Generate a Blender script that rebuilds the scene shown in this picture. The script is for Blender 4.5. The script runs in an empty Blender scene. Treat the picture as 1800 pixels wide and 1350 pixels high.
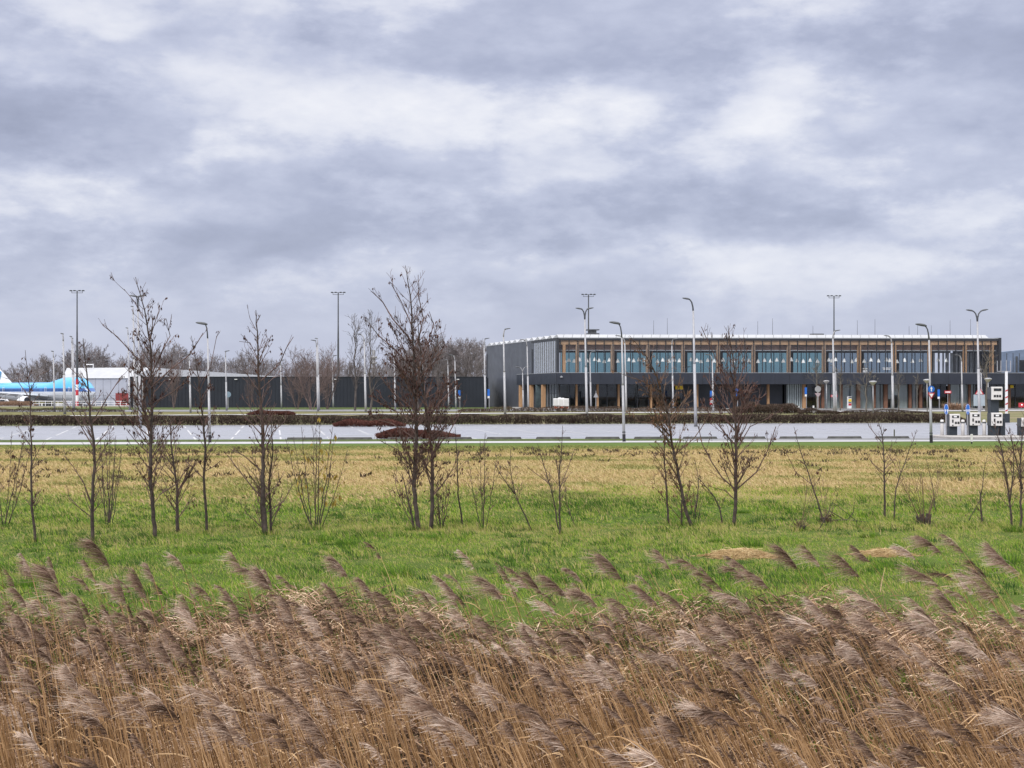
import bpy, math, random
import numpy as np
from mathutils import Vector, Matrix

SC = bpy.context.scene
COL = SC.collection
F = 2500.0          # focal length in photo pixels (photo is 1800 wide)
HC = 2.5            # camera height
HY = 690.0          # horizon row in the photo
R = math.radians

# ------------------------------------------------------------------ camera
cd = bpy.data.cameras.new('camera')
cam = bpy.data.objects.new('camera', cd)
COL.objects.link(cam)
cam.location = (0, 0, HC)
cam.rotation_euler = (R(90), 0, 0)
cd.sensor_width = 36.0
cd.lens = 50.0
cd.shift_y = (HY - 675.0) / 1800.0
cd.clip_start = 0.2
cd.clip_end = 9000.0
SC.camera = cam
SC.render.resolution_x = 1024
SC.render.resolution_y = 768

SC.view_settings.view_transform = 'Standard'
SC.view_settings.look = 'None'
SC.view_settings.gamma = 1.0
SC.view_settings.exposure = 0.35
SC.cycles.max_bounces = 8
SC.cycles.transparent_max_bounces = 12
SC.cycles.sample_clamp_indirect = 4.0

SUN_EL, SUN_AZ = 38.0, 215.0     # azimuth clockwise from +Y: behind the camera, from the left

# ------------------------------------------------------------------ node helpers
class NG:
    def __init__(s, tree):
        s.t = tree; s.n = tree.nodes; s.l = tree.links
    def new(s, typ, **kw):
        n = s.n.new(typ)
        for k, v in kw.items():
            if k.startswith('i_'):
                n.inputs[k[2:].replace('_', ' ')].default_value = v
            else:
                setattr(n, k, v)
        return n
    def put(s, a, sock):
        if hasattr(a, 'links') or hasattr(a, 'is_output'):
            s.l.new(a, sock)
        else:
            sock.default_value = a
    def math(s, op, a, b=None, c=None, clamp=False):
        n = s.n.new('ShaderNodeMath'); n.operation = op; n.use_clamp = clamp
        s.put(a, n.inputs[0])
        if b is not None: s.put(b, n.inputs[1])
        if c is not None: s.put(c, n.inputs[2])
        return n.outputs[0]
    def vmath(s, op, a, b=None):
        n = s.n.new('ShaderNodeVectorMath'); n.operation = op
        s.put(a, n.inputs[0])
        if b is not None: s.put(b, n.inputs[1])
        return n.outputs['Value'] if op in ('LENGTH', 'DOT_PRODUCT') else n.outputs[0]
    def noise(s, vec, scale, detail=4, rough=0.55, dist=0.0):
        n = s.n.new('ShaderNodeTexNoise')
        s.put(vec, n.inputs['Vector'])
        n.inputs['Scale'].default_value = scale; n.inputs['Detail'].default_value = detail
        n.inputs['Roughness'].default_value = rough; n.inputs['Distortion'].default_value = dist
        return n.outputs[0]
    def remap(s, v, a, b, c=0.0, d=1.0, smooth=False):
        n = s.n.new('ShaderNodeMapRange')
        n.interpolation_type = 'SMOOTHSTEP' if smooth else 'LINEAR'
        s.put(v, n.inputs[0])
        for i, q in enumerate((a, b, c, d)): s.put(q, n.inputs[1 + i])
        return n.outputs[0]
    def mix(s, f, a, b):
        n = s.n.new('ShaderNodeMix'); n.data_type = 'RGBA'
        s.put(f, n.inputs[0])
        for q, sock in ((a, n.inputs[6]), (b, n.inputs[7])):
            if isinstance(q, (tuple, list)): q = tuple(q) + (1.0,) if len(q) == 3 else tuple(q)
            s.put(q, sock)
        return n.outputs[2]
    def ramp(s, v, stops, interp='LINEAR'):
        n = s.n.new('ShaderNodeValToRGB'); n.color_ramp.interpolation = interp
        cr = n.color_ramp
        while len(cr.elements) < len(stops): cr.elements.new(0.5)
        for e, (p, c) in zip(cr.elements, stops):
            e.position = p; e.color = tuple(c) + (1.0,)
        s.put(v, n.inputs[0])
        return n.outputs[0]
    def scale(s, vec, sx, sy, sz):
        return s.vmath('MULTIPLY', vec, (sx, sy, sz))

# ------------------------------------------------------------------ world: overcast cloud deck over a Nishita sky
world = bpy.data.worlds.new('World')
SC.world = world
world.use_nodes = True
g = NG(world.node_tree)
g.n.clear()
tc = g.new('ShaderNodeTexCoord')
D0 = g.vmath('NORMALIZE', tc.outputs['Generated'])
sep = g.new('ShaderNodeSeparateXYZ'); g.l.new(D0, sep.inputs[0])
dx, dy, dz = sep.outputs
zz = g.math('MAXIMUM', dz, 0.0)
den = g.math('ADD', zz, 0.075)
comb = g.new('ShaderNodeCombineXYZ')
g.l.new(g.math('DIVIDE', dx, den), comb.inputs[0])
g.l.new(g.math('DIVIDE', dy, den), comb.inputs[1])
comb.inputs[2].default_value = 3.7
P = comb.outputs[0]
n_big = g.noise(g.scale(P, 0.50, 0.42, 1), 1.0, 4, 0.50, 0.2)
def cumul(dz_, sc, det=8):
    return g.noise(g.scale(g.vmath('ADD', D0, (3.1, 1.7, .4 + dz_)), 1.0, 1.0, 2.3), sc, det, 0.60, 0.0)
def billow(n):
    return g.math('ABSOLUTE', g.math('MULTIPLY_ADD', n, 2.0, -1.0))
n_cu = cumul(0.0, 5.6); n_up = cumul(0.014, 5.6)
bl = billow(cumul(0.0, 11.0, 3)); bl2 = billow(cumul(0.3, 25.0, 4))
dens = g.math('ADD', g.math('MULTIPLY', n_big, 0.45), g.math('MULTIPLY_ADD', g.remap(n_cu, .43, .57, 0, 1, True), .30, g.math('MULTIPLY', n_cu, .45)))
dens = g.math('SUBTRACT', dens, g.math('MULTIPLY', g.math('SUBTRACT', n_cu, n_up), 1.1))
dens = g.math('SUBTRACT', dens, g.math('MULTIPLY', bl, 0.32))
dens = g.math('SUBTRACT', dens, g.math('MULTIPLY', bl2, 0.12))
dens = g.math('SUBTRACT', dens, 0.115)
# gentle warp for the larger banks
warp = g.new('ShaderNodeTexNoise'); warp.inputs['Scale'].default_value = 9.0; warp.inputs['Detail'].default_value = 6; warp.inputs['Roughness'].default_value = 0.55
g.l.new(g.scale(D0, 1, 1, 2.0), warp.inputs['Vector'])
wv = g.vmath('MULTIPLY', g.vmath('SUBTRACT', warp.outputs['Color'], (0.5, 0.5, 0.5)), (0.15, 0.0, 0.075))
Q = g.vmath('ADD', D0, wv)
def bank(cx, cy, rx, ry, amp):
    """a cloud bank: photo-like position turned into a direction (azimuth, elevation)"""
    ax = (cx - 900) / F; az = (HY - cy) / F
    n = math.sqrt(1 + ax * ax + az * az)
    d = g.vmath('SUBTRACT', Q, (ax / n, 0, az / n))
    d = g.vmath('MULTIPLY', d, (F / rx, 0.0, F / ry))
    return g.math('MULTIPLY', g.remap(g.vmath('LENGTH', d), 0.1, 1.4, 1.0, 0.0, True), amp * .80)
banks = [(110, 235, 250, 75, .42), (60, 140, 210, 55, .20), (330, 60, 420, 60, .20),
         (400, 265, 130, 45, -.42), (180, 350, 330, 55, -.22), (560, 350, 330, 75, .16),
         (960, 385, 430, 60, .36), (1180, 345, 200, 38, .22), (980, 435, 130, 22, .18),
         (880, 190, 400, 60, -.34), (800, 355, 60, 30, -.18), (1200, 170, 120, 50, .34),
         (1500, 210, 380, 90, -.24), (1560, 80, 420, 45, .20), (700, 40, 330, 35, .08),
         (1620, 330, 330, 60, -.20), (1480, 395, 330, 30, .24), (1050, 60, 300, 40, -.08),
         (330, 430, 420, 45, .18), (1250, 470, 420, 45, -.14), (150, 15, 160, 25, -.25)]
for b in banks:
    dens = g.math('ADD', dens, bank(*b))
# towards the horizon the deck evens out
hz = g.remap(dz, 0.02, 0.11, 0.0, 1.0, True)
dens = g.math('ADD', g.math('MULTIPLY', dens, g.math('MULTIPLY_ADD', hz, 0.75, 0.25)),
              g.math('MULTIPLY', g.math('SUBTRACT', 1.0, hz), 0.40))
cloud = g.ramp(dens, [(0.0, (0.90, 0.905, 0.96)), (0.22, (0.76, 0.78, 0.88)), (0.45, (0.565, 0.60, 0.75)),
                      (0.68, (0.44, 0.475, 0.625)), (1.0, (0.34, 0.37, 0.50))])
# an overcast deck is about three times as bright overhead as at the horizon
zen = g.remap(dz, 0.28, 0.75, 0.80, 3.3, True)
# overhead the deck is plain white-grey, the lavender tone belongs to the distant air
cloud = g.mix(g.remap(dz, 0.27, 0.55, 0.0, 0.85, True), cloud, (0.63, 0.62, 0.60))
bgc = g.new('ShaderNodeBackground')
g.l.new(cloud, bgc.inputs[0]); g.l.new(zen, bgc.inputs[1])
sky = g.new('ShaderNodeTexSky'); sky.sky_type = 'NISHITA'; sky.sun_disc = False
sky.sun_elevation = R(SUN_EL); sky.sun_rotation = R(SUN_AZ)
bgs = g.new('ShaderNodeBackground'); bgs.inputs[1].default_value = 0.08
g.l.new(sky.outputs[0], bgs.inputs[0])
mx = g.new('ShaderNodeMixShader'); mx.inputs[0].default_value = 0.92
g.l.new(bgs.outputs[0], mx.inputs[1]); g.l.new(bgc.outputs[0], mx.inputs[2])
out = g.new('ShaderNodeOutputWorld'); g.l.new(mx.outputs[0], out.inputs[0])

ld = bpy.data.lights.new('sun', 'SUN'); ld.energy = 1.5; ld.angle = R(14); ld.color = (1.0, 0.96, 0.90)
sun = bpy.data.objects.new('sun', ld); COL.objects.link(sun)
_d = Vector((math.sin(R(SUN_AZ)) * math.cos(R(SUN_EL)), math.cos(R(SUN_AZ)) * math.cos(R(SUN_EL)), math.sin(R(SUN_EL))))
sun.rotation_euler = _d.to_track_quat('Z', 'Y').to_euler()

# ------------------------------------------------------------------ placement helpers
def gz(x, y):
    """ground height: ditch bank near the camera, gentle fall far behind the buildings"""
    if y < 3: z = 0.9
    elif y < 7: z = 0.9 - 2.7 * (y - 3) / 4
    elif y < 9: z = -1.8 + 0.2 * (y - 7) / 2
    elif y < 17.5:
        t = (y - 9) / 8.5
        z = -1.6 * (1 - t) - 0.12 * math.sin(t * math.pi)
    else: z = 0.0
    if y > 262: z -= 2.4 * min(1.0, (y - 262) / 228.0)
    return z
def gY(py): return F * HC / (py - HY)
def at(px, py, Y): return Vector(((px - 900) * Y / F, Y, HC - (py - HY) * Y / F))
def gp(px, py, dz=0.0):
    Y = gY(py); return Vector(((px - 900) * Y / F, Y, dz))

# ------------------------------------------------------------------ object helpers
def tag(o, label=None, cat=None, group=None, kind=None):
    if label: o['label'] = label
    if cat: o['category'] = cat
    if group: o['group'] = group
    if kind: o['kind'] = kind
    return o
def empty(name, loc, label, cat, group=None, rot=(0, 0, 0)):
    o = bpy.data.objects.new(name, None); o.empty_display_size = 0.3
    COL.objects.link(o); o.location = loc; o.rotation_euler = rot
    return tag(o, label, cat, group)
def link_mesh(name, me, parent=None, loc=None):
    o = bpy.data.objects.new(name, me); COL.objects.link(o)
    if parent is not None: o.parent = parent
    if loc is not None: o.location = loc
    return o

class MB:
    """mesh builder; coordinates are local to the object"""
    def __init__(s, tf=None):
        s.v = []; s.f = []; s.m = []; s.tf = tf; s.cm = 0
    def add(s, vs, fs):
        b = len(s.v)
        for p in vs:
            p = Vector(p)
            s.v.append(s.tf(p) if s.tf else p)
        for q in fs:
            s.f.append(tuple(b + i for i in q)); s.m.append(s.cm)
        return s
    def box(s, x0, x1, y0, y1, z0, z1):
        return s.add([(x0, y0, z0), (x1, y0, z0), (x1, y1, z0), (x0, y1, z0),
                      (x0, y0, z1), (x1, y0, z1), (x1, y1, z1), (x0, y1, z1)],
                     [(0, 3, 2, 1), (4, 5, 6, 7), (0, 1, 5, 4), (1, 2, 6, 5), (2, 3, 7, 6), (3, 0, 4, 7)])
    def quad(s, a, b, c, d): return s.add([a, b, c, d], [(0, 1, 2, 3)])
    def tube(s, pts, rad, n=6, cap=True, flat=None):
        pts = [Vector(p) for p in pts]
        if not hasattr(rad, '__len__'): rad = [rad] * len(pts)
        vs = []; fs = []
        prev = None
        for i, p in enumerate(pts):
            d = (pts[min(i + 1, len(pts) - 1)] - pts[max(i - 1, 0)])
            if d.length < 1e-9: d = Vector((0, 0, 1))
            d.normalize()
            if prev is None:
                a = Vector((0, 1, 0)) if abs(d.y) < 0.9 else Vector((1, 0, 0))
                u = d.cross(a).normalized()
            else:
                u = (prev - d * prev.dot(d))
                u = u.normalized() if u.length > 1e-6 else d.orthogonal().normalized()
            prev = u
            w = d.cross(u)
            for k in range(n):
                t = 2 * math.pi * k / n
                vs.append(p + (u * math.cos(t) + w * math.sin(t)) * rad[i])
        for i in range(len(pts) - 1):
            for k in range(n):
                k2 = (k + 1) % n
                fs.append((i * n + k, i * n + k2, (i + 1) * n + k2, (i + 1) * n + k))
        if cap:
            fs.append(tuple(range(n - 1, -1, -1)))
            fs.append(tuple((len(pts) - 1) * n + k for k in range(n)))
        return s.add(vs, fs)
    def disc(s, c, r, axis='Y', th=0.02, n=20, rz=1.0):
        """thick disc facing -Y"""
        vs = []; c = Vector(c)
        for sgn in (-.5, .5):
            for k in range(n):
                t = 2 * math.pi * k / n
                if axis == 'Y': vs.append(c + Vector((math.cos(t) * r * rz, sgn * th, math.sin(t) * r)))
                else: vs.append(c + Vector((math.cos(t) * r, math.sin(t) * r, sgn * th)))
        fs = [tuple(range(n)), tuple(range(2 * n - 1, n - 1, -1))]
        for k in range(n):
            k2 = (k + 1) % n
            fs.append((k, n + k, n + k2, k2))
        return s.add(vs, fs)
    def lathe(s, prof, n=16, c=(0, 0, 0)):
        vs = []; fs = []
        for (r, z) in prof:
            for k in range(n):
                t = 2 * math.pi * k / n
                vs.append((c[0] + r * math.cos(t), c[1] + r * math.sin(t), c[2] + z))
        for i in range(len(prof) - 1):
            for k in range(n):
                k2 = (k + 1) % n
                fs.append((i * n + k, i * n + k2, (i + 1) * n + k2, (i + 1) * n + k))
        fs.append(tuple(range(n - 1, -1, -1))); fs.append(tuple((len(prof) - 1) * n + k for k in range(n)))
        return s.add(vs, fs)
    def prism(s, poly, y0, y1):
        """polygon in XZ extruded along Y"""
        n = len(poly)
        vs = [(x, y0, z) for x, z in poly] + [(x, y1, z) for x, z in poly]
        fs = [tuple(range(n)), tuple(range(2 * n - 1, n - 1, -1))]
        for k in range(n):
            k2 = (k + 1) % n
            fs.append((k, n + k, n + k2, k2))
        return s.add(vs, fs)
    def build(s, name, mats, parent=None, loc=None, smooth=False, bevel=0):
        me = bpy.data.meshes.new(name)
        me.from_pydata([tuple(p) for p in s.v], [], s.f)
        if not isinstance(mats, (list, tuple)): mats = [mats]
        for m in mats: me.materials.append(m)
        if len(mats) > 1: me.polygons.foreach_set('material_index', s.m)
        if smooth: me.polygons.foreach_set('use_smooth', [True] * len(me.polygons))
        me.update()
        o = link_mesh(name, me, parent, loc)
        if bevel:
            b = o.modifiers.new('bevel', 'BEVEL'); b.width = bevel; b.segments = 2; b.limit_method = 'ANGLE'
        return o

def np_mesh(name, verts, faces_list, mat, parent=None, tint=None, smooth=False):
    """verts (N,3); faces_list: list of int arrays (M,k)"""
    me = bpy.data.meshes.new(name)
    me.vertices.add(len(verts))
    me.vertices.foreach_set('co', np.ascontiguousarray(verts, dtype=np.float32).ravel())
    loops = np.concatenate([f.ravel() for f in faces_list]).astype(np.int32)
    tot = np.concatenate([np.full(len(f), f.shape[1], np.int32) for f in faces_list])
    start = np.concatenate([[0], np.cumsum(tot)[:-1]]).astype(np.int32)
    me.loops.add(len(loops)); me.loops.foreach_set('vertex_index', loops)
    me.polygons.add(len(tot)); me.polygons.foreach_set('loop_start', start)
    try: me.polygons.foreach_set('loop_total', tot)
    except Exception: pass
    if tint is not None:
        a = me.attributes.new('tint', 'FLOAT', 'POINT')
        a.data.foreach_set('value', np.ascontiguousarray(tint, dtype=np.float32))
    me.materials.append(mat)
    if smooth: me.polygons.foreach_set('use_smooth', np.ones(len(tot), bool))
    me.update(calc_edges=True)
    me.validate()
    return link_mesh(name, me, parent)

def blades_geo(base, h, w, bend, tint, ang, tipd=1.0, rise=1.0):
    """grass blades: 5 verts each. bend (N,2) horizontal offset of the tip"""
    n = len(base)
    c, s_ = np.cos(ang), np.sin(ang)
    wx = np.stack([c, s_, np.zeros(n)], 1) * (w[:, None] * 0.5)
    up = np.zeros((n, 3)); up[:, 2] = h * rise
    b3 = np.zeros((n, 3)); b3[:, :2] = bend
    mid = base + up * 0.58 + b3 * 0.30
    tip = base + up * tipd + b3
    v = np.stack([base - wx, base + wx, mid + wx * 0.75, mid - wx * 0.75, tip], 1).reshape(-1, 3)
    o = (np.arange(n) * 5)[:, None]
    q = o + np.array([[0, 1, 2, 3]]); t = o + np.array([[3, 2, 4]])
    return v, q, t, np.repeat(tint, 5)

def vnoise(x, y, seed=0):
    """2-D value noise in 0..1 (numpy)"""
    rs = np.random.RandomState(seed); tab = rs.rand(256, 256)
    xi = np.floor(x).astype(int); yi = np.floor(y).astype(int)
    fx = x - xi; fy = y - yi
    fx = fx * fx * (3 - 2 * fx); fy = fy * fy * (3 - 2 * fy)
    a = tab[xi & 255, yi & 255]; b = tab[(xi + 1) & 255, yi & 255]
    c = tab[xi & 255, (yi + 1) & 255]; d = tab[(xi + 1) & 255, (yi + 1) & 255]
    return (a * (1 - fx) + b * fx) * (1 - fy) + (c * (1 - fx) + d * fx) * fy

# ------------------------------------------------------------------ materials
MATS = {}
def mat(name, col, rough=0.7, var=0.12, vscale=3.0, metal=0.0, spec=0.4, bump=0.0, bscale=20.0, coord='Object', col2=None, stretch=None):
    if name in MATS: return MATS[name]
    m = bpy.data.materials.new(name); m.use_nodes = True
    g = NG(m.node_tree); bs = g.n['Principled BSDF']
    t = g.new('ShaderNodeTexCoord'); vec = t.outputs[coord]
    if stretch: vec = g.scale(vec, *stretch)
    nz = g.noise(vec, vscale, 5, 0.6)
    c2 = col2 or tuple(c * (1 - var * 2.0) for c in col)
    c1 = col if col2 else tuple(min(1, c * (1 + var)) for c in col)
    g.l.new(g.mix(g.remap(nz, 0.3, 0.7), c1, c2), bs.inputs['Base Color'])
    bs.inputs['Roughness'].default_value = rough; bs.inputs['Metallic'].default_value = metal
    bs.inputs['Specular IOR Level'].default_value = spec
    g.l.new(g.remap(g.noise(vec, vscale * 2.3, 3), 0.3, 0.7, max(0.03, rough - 0.07), min(1, rough + 0.07)), bs.inputs['Roughness'])
    if bump:
        b = g.new('ShaderNodeBump'); b.inputs['Strength'].default_value = bump; b.inputs['Distance'].default_value = 0.02
        g.l.new(g.noise(vec, bscale, 4), b.inputs['Height']); g.l.new(b.outputs[0], bs.inputs['Normal'])
    MATS[name] = m
    return m

def tint_mat(name, stops, rough=0.8, trans=0.25, nscale=0.0, spec=0.1):
    """plant matter coloured by the per-blade 'tint' value"""
    m = bpy.data.materials.new(name); m.use_nodes = True
    g = NG(m.node_tree); bs = g.n['Principled BSDF']
    a = g.new('ShaderNodeAttribute'); a.attribute_name = 'tint'
    c = g.ramp(a.outputs['Fac'], stops)
    g.l.new(c, bs.inputs['Base Color'])
    bs.inputs['Roughness'].default_value = rough; bs.inputs['Specular IOR Level'].default_value = spec
    tr = g.new('ShaderNodeBsdfTranslucent'); g.l.new(c, tr.inputs[0])
    mxx = g.new('ShaderNodeMixShader'); mxx.inputs[0].default_value = trans
    g.l.new(bs.outputs[0], mxx.inputs[1]); g.l.new(tr.outputs[0], mxx.inputs[2])
    g.l.new(mxx.outputs[0], g.n['Material Output'].inputs[0])
    MATS[name] = m
    return m

def glass_mat(name, tint, ior=1.5, rough=0.02):
    m = bpy.data.materials.new(name); m.use_nodes = True
    g = NG(m.node_tree); g.n.remove(g.n['Principled BSDF'])
    t = g.new('ShaderNodeBsdfTransparent'); t.inputs[0].default_value = tuple(tint) + (1,)
    gl = g.new('ShaderNodeBsdfGlossy'); gl.inputs['Roughness'].default_value = rough
    fr = g.new('ShaderNodeFresnel'); geo = g.new('ShaderNodeNewGeometry')
    g.l.new(g.remap(geo.outputs['Backfacing'], 0, 1, ior, 1.0 / ior), fr.inputs[0])
    mxx = g.new('ShaderNodeMixShader')
    g.l.new(fr.outputs[0], mxx.inputs[0]); g.l.new(t.outputs[0], mxx.inputs[1]); g.l.new(gl.outputs[0], mxx.inputs[2])
    g.l.new(mxx.outputs[0], g.n['Material Output'].inputs[0])
    MATS[name] = m
    return m

M_galv = mat('galvanised', (0.36, 0.36, 0.385), 0.5, 0.10, 1.5, metal=0.3)
M_galvd = mat('weathered_steel', (0.085, 0.09, 0.10), 0.55, 0.15, 2.0, metal=0.3)
M_black = mat('black_paint', (0.02, 0.02, 0.024), 0.6, 0.2)
M_white = mat('white_paint', (0.72, 0.72, 0.74), 0.5, 0.06)
M_red = mat('red_paint', (0.45, 0.035, 0.05), 0.5, 0.1)
M_blue = mat('blue_sign', (0.02, 0.13, 0.50), 0.4, 0.08)
M_yellow = mat('yellow_sign', (0.75, 0.52, 0.02), 0.4, 0.06)
M_dkbox = mat('dark_machine', (0.028, 0.036, 0.048), 0.5, 0.15)
M_panel = mat('light_panel', (0.62, 0.60, 0.60), 0.5, 0.05)
M_concrete = mat('concrete', (0.36, 0.34, 0.33), 0.85, 0.15, 4.0, bump=0.3)
M_dkconc = mat('dark_concrete', (0.10, 0.10, 0.095), 0.9, 0.2, 4.0, bump=0.3)
M_wood = mat('larch_wood', (0.40, 0.235, 0.125), 0.6, 0.14, 2.0, stretch=(1, 1, .15))
M_wood2 = mat('brown_beam', (0.24, 0.15, 0.12), 0.6, 0.2, 1.2)
M_frame = mat('dark_frame', (0.03, 0.033, 0.042), 0.5, 0.1)
M_bark = mat('bark', (0.066, 0.049, 0.043), 0.9, 0.35, 9.0, bump=0.5, bscale=40)
M_barkg = mat('grey_bark', (0.12, 0.10, 0.085), 0.9, 0.3, 5.0)

def ribbon(P, W, side):
    """P (N,K,3) centre lines, W (N,K) widths, side (N,3): strips with K points each, last point collapsed"""
    N, K, _ = P.shape
    s_ = side[:, None, :] * (W[:, :, None] * .5)
    v = np.stack([P - s_, P + s_], 2).reshape(N, K * 2, 3)
    base = (np.arange(N) * K * 2)[:, None, None]
    k = np.arange(K - 1)[None, :, None] * 2
    q = (base + k + np.array([0, 1, 3, 2])[None, None, :]).reshape(-1, 4)
    return v.reshape(-1, 3), q

# ------------------------------------------------------------------ ground sheet
def ground_material():
    m = bpy.data.materials.new('field_ground'); m.use_nodes = True
    g = NG(m.node_tree); bs = g.n['Principled BSDF']
    t = g.new('ShaderNodeTexCoord'); P = t.outputs['Object']
    s = g.new('ShaderNodeSeparateXYZ'); g.l.new(P, s.inputs[0])
    x, y, z = s.outputs
    wob = g.math('MULTIPLY', g.math('SUBTRACT', g.noise(P, 0.35, 5, 0.6), 0.5), 6.0)
    wob2 = g.math('MULTIPLY', g.math('SUBTRACT', g.noise(P, 0.16, 5, 0.6), 0.5), 22.0)
    yw = g.math('ADD', y, g.math('MULTIPLY', wob, 0.5))
    fine = g.noise(P, 14.0, 5, 0.7); mid = g.noise(g.scale(P, 1, 0.6, 1), 1.3, 5, 0.65); big = g.noise(g.scale(P, .5, 1, 1), 0.16, 4, 0.6)
    green = g.mix(g.remap(mid, .3, .7), (0.080, 0.138, 0.020), (0.045, 0.078, 0.014))  # dark thatch, with the shade between blades put into the colour
    green = g.mix(g.remap(fine, .35, .7, 0, .6), green, (0.12, 0.11, 0.05))
    straw = g.mix(g.remap(mid, .3, .7), (0.36, 0.25, 0.13), (0.24, 0.20, 0.085))
    straw = g.mix(g.remap(fine, .4, .75, 0, .5), straw, (0.13, 0.13, 0.05))
    soil = g.mix(g.remap(g.noise(P, 9.0, 6, .7), .35, .65), (0.15, 0.10, 0.07), (0.06, 0.042, 0.03))
    c = g.mix(g.remap(yw, 14.6, 16.6, 0, 1, True), soil, green)
    y3 = g.math('ADD', y, wob2)
    c = g.mix(g.remap(y3, 31, 37, 0, 1, True), c, straw)
    patch = g.math('MULTIPLY', g.remap(g.noise(g.scale(P, .35, 1, 1), 0.20, 4, .6), .48, .62, 0, .75, True), g.remap(y, 34, 44))
    c = g.mix(patch, c, (0.21, 0.21, 0.075))
    c = g.mix(g.remap(g.math('ADD', y, g.math('MULTIPLY', wob, .5)), 62.0, 64.5, 0, 1, True), c, (0.090, 0.130, 0.035))
    far = g.mix(g.remap(g.noise(P, 0.15, 5), .35, .65), (0.12, 0.13, 0.055), (0.20, 0.17, 0.11))
    c = g.mix(g.remap(y, 78, 84), c, far)
    g.l.new(c, bs.inputs['Base Color'])
    bs.inputs['Roughness'].default_value = 0.95; bs.inputs['Specular IOR Level'].default_value = 0.05
    b = g.new('ShaderNodeBump'); b.inputs['Strength'].default_value = 0.9; b.inputs['Distance'].default_value = 0.05
    g.l.new(g.noise(P, 7.0, 6, .75), b.inputs['Height']); g.l.new(b.outputs[0], bs.inputs['Normal'])
    return m
ys = [-60, -20, 0, 2, 3] + [3 + .5 * i for i in range(1, 9)] + [7 + 0.35 * i for i in range(1, 33)] + \
     [18.5 + i * 1.0 for i in range(20)] + [40, 44, 48, 54, 60, 70, 90, 120, 160, 200, 262, 300, 350, 400, 450, 490, 600, 900, 1600, 3000, 6000]
xs = [-4000, -1500, -600, -250, -100, -60] + [-30 + 1.0 * i for i in range(61)] + [60, 100, 250, 600, 1500, 4000]
gv = []; gf = []
rg = random.Random(5)
for j, yy in enumerate(ys):
    for i, xx in enumerate(xs):
        wig = 0.0
        if 7 < yy < 17 and abs(xx) <= 30: wig = rg.uniform(-.012, .012)
        gv.append((xx, yy, gz(xx, yy) + wig))
nx = len(xs)
for j in range(len(ys) - 1):
    for i in range(nx - 1):
        gf.append((j * nx + i, j * nx + i + 1, (j + 1) * nx + i + 1, (j + 1) * nx + i))
b = MB(); b.add(gv, gf)
tag(b.build('ground', ground_material(), smooth=True), kind='structure')

# ------------------------------------------------------------------ sheets of paving, each a few mm above the one below
def wet_mat(name, c1, c2, rough, stripes=0.0):
    m = bpy.data.materials.new(name); m.use_nodes = True
    g = NG(m.node_tree); bs = g.n['Principled BSDF']
    t = g.new('ShaderNodeTexCoord'); P = t.outputs['Object']
    n1 = g.noise(P, 0.5, 5, .6); n2 = g.noise(g.scale(P, .05, 1.1, 1), 1.0, 4, .6)
    c = g.mix(g.remap(n1, .3, .7), c1, c2)
    if stripes: c = g.mix(g.remap(n2, .45, .6, 0, stripes), c, tuple(q * .6 for q in c1))
    g.l.new(c, bs.inputs['Base Color'])
    g.l.new(g.remap(g.math('ADD', g.math('MULTIPLY', n1, .4), g.math('MULTIPLY', n2, .6)), .35, .65, rough - .12, rough + .15), bs.inputs['Roughness'])
    bs.inputs['Specular IOR Level'].default_value = 0.6
    b_ = g.new('ShaderNodeBump'); b_.inputs['Strength'].default_value = 0.15; b_.inputs['Distance'].default_value = 0.01
    g.l.new(g.noise(P, 40.0, 3), b_.inputs['Height']); g.l.new(b_.outputs[0], bs.inputs['Normal'])
    return m
M_lot = wet_mat('wet_asphalt', (0.28, 0.285, 0.325), (0.20, 0.205, 0.235), 0.32, 0.5)
M_path = wet_mat('wet_concrete_path', (0.42, 0.41, 0.42), (0.33, 0.32, 0.33), 0.45)
M_road = wet_mat('road_asphalt', (0.16, 0.16, 0.17), (0.11, 0.11, 0.12), 0.5)
M_verge = mat('verge_grass', (0.088, 0.115, 0.042), 0.95, 0.3, 2.0, spec=0.05, bump=0.6)
M_verge2 = mat('dry_verge', (0.16, 0.15, 0.07), 0.95, 0.3, 0.6, spec=0.05, bump=0.6)
M_mark = mat('road_marking', (0.46, 0.46, 0.48), 0.55, 0.10)

def Lx(dl, dr):
    """depth at world x for a line running from depth dl at x=-30 to dr at x=30"""
    return lambda x: dl + (dr - dl) * (x + 30) / 60.0
def strip(name, near, far, z, m, x0=-70, x1=70, th=0.0, n=14):
    b = MB(); 
    xs_ = [x0 + (x1 - x0) * i / n for i in range(n + 1)]
    vs = [(x, near(x), z) for x in xs_] + [(x, far(x), z) for x in xs_]
    b.add(vs, [(i, i + 1, n + 2 + i, n + 1 + i) for i in range(n)])
    if th:
        vs2 = [(x, near(x), z - th) for x in xs_] + [(x, near(x), z) for x in xs_]
        b.add(vs2, [(i, i + 1, n + 2 + i, n + 1 + i) for i in range(n)])
    return tag(b.build(name, m), kind='structure')
p_near = Lx(67.3, 73.4); p_far = Lx(70.6, 75.2)
s_far = Lx(74.0, 77.9)
l_near = Lx(73.6, 77.6); l_far = Lx(105.8, 114.6)
strip('footpath', p_near, p_far, 0.012, M_path)
strip('grass_verge', p_far, Lx(74.2, 78.2), 0.02, M_verge, -70, 9)
strip('kerb_paving', p_far, Lx(74.2, 78.2), 0.02, M_road, 9.01, 70)
strip('car_park', Lx(74.1, 78.1), Lx(107.5, 116.5), 0.012, M_lot)
strip('path', Lx(155, 176), Lx(160, 184), 0.06, M_path, -90, 110)
strip('far_verge', Lx(162, 186), Lx(184, 190), 0.02, M_verge2, -130, 110)
strip('road', Lx(186, 192), Lx(205, 211), 0.03, M_road, -150, 130)
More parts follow.
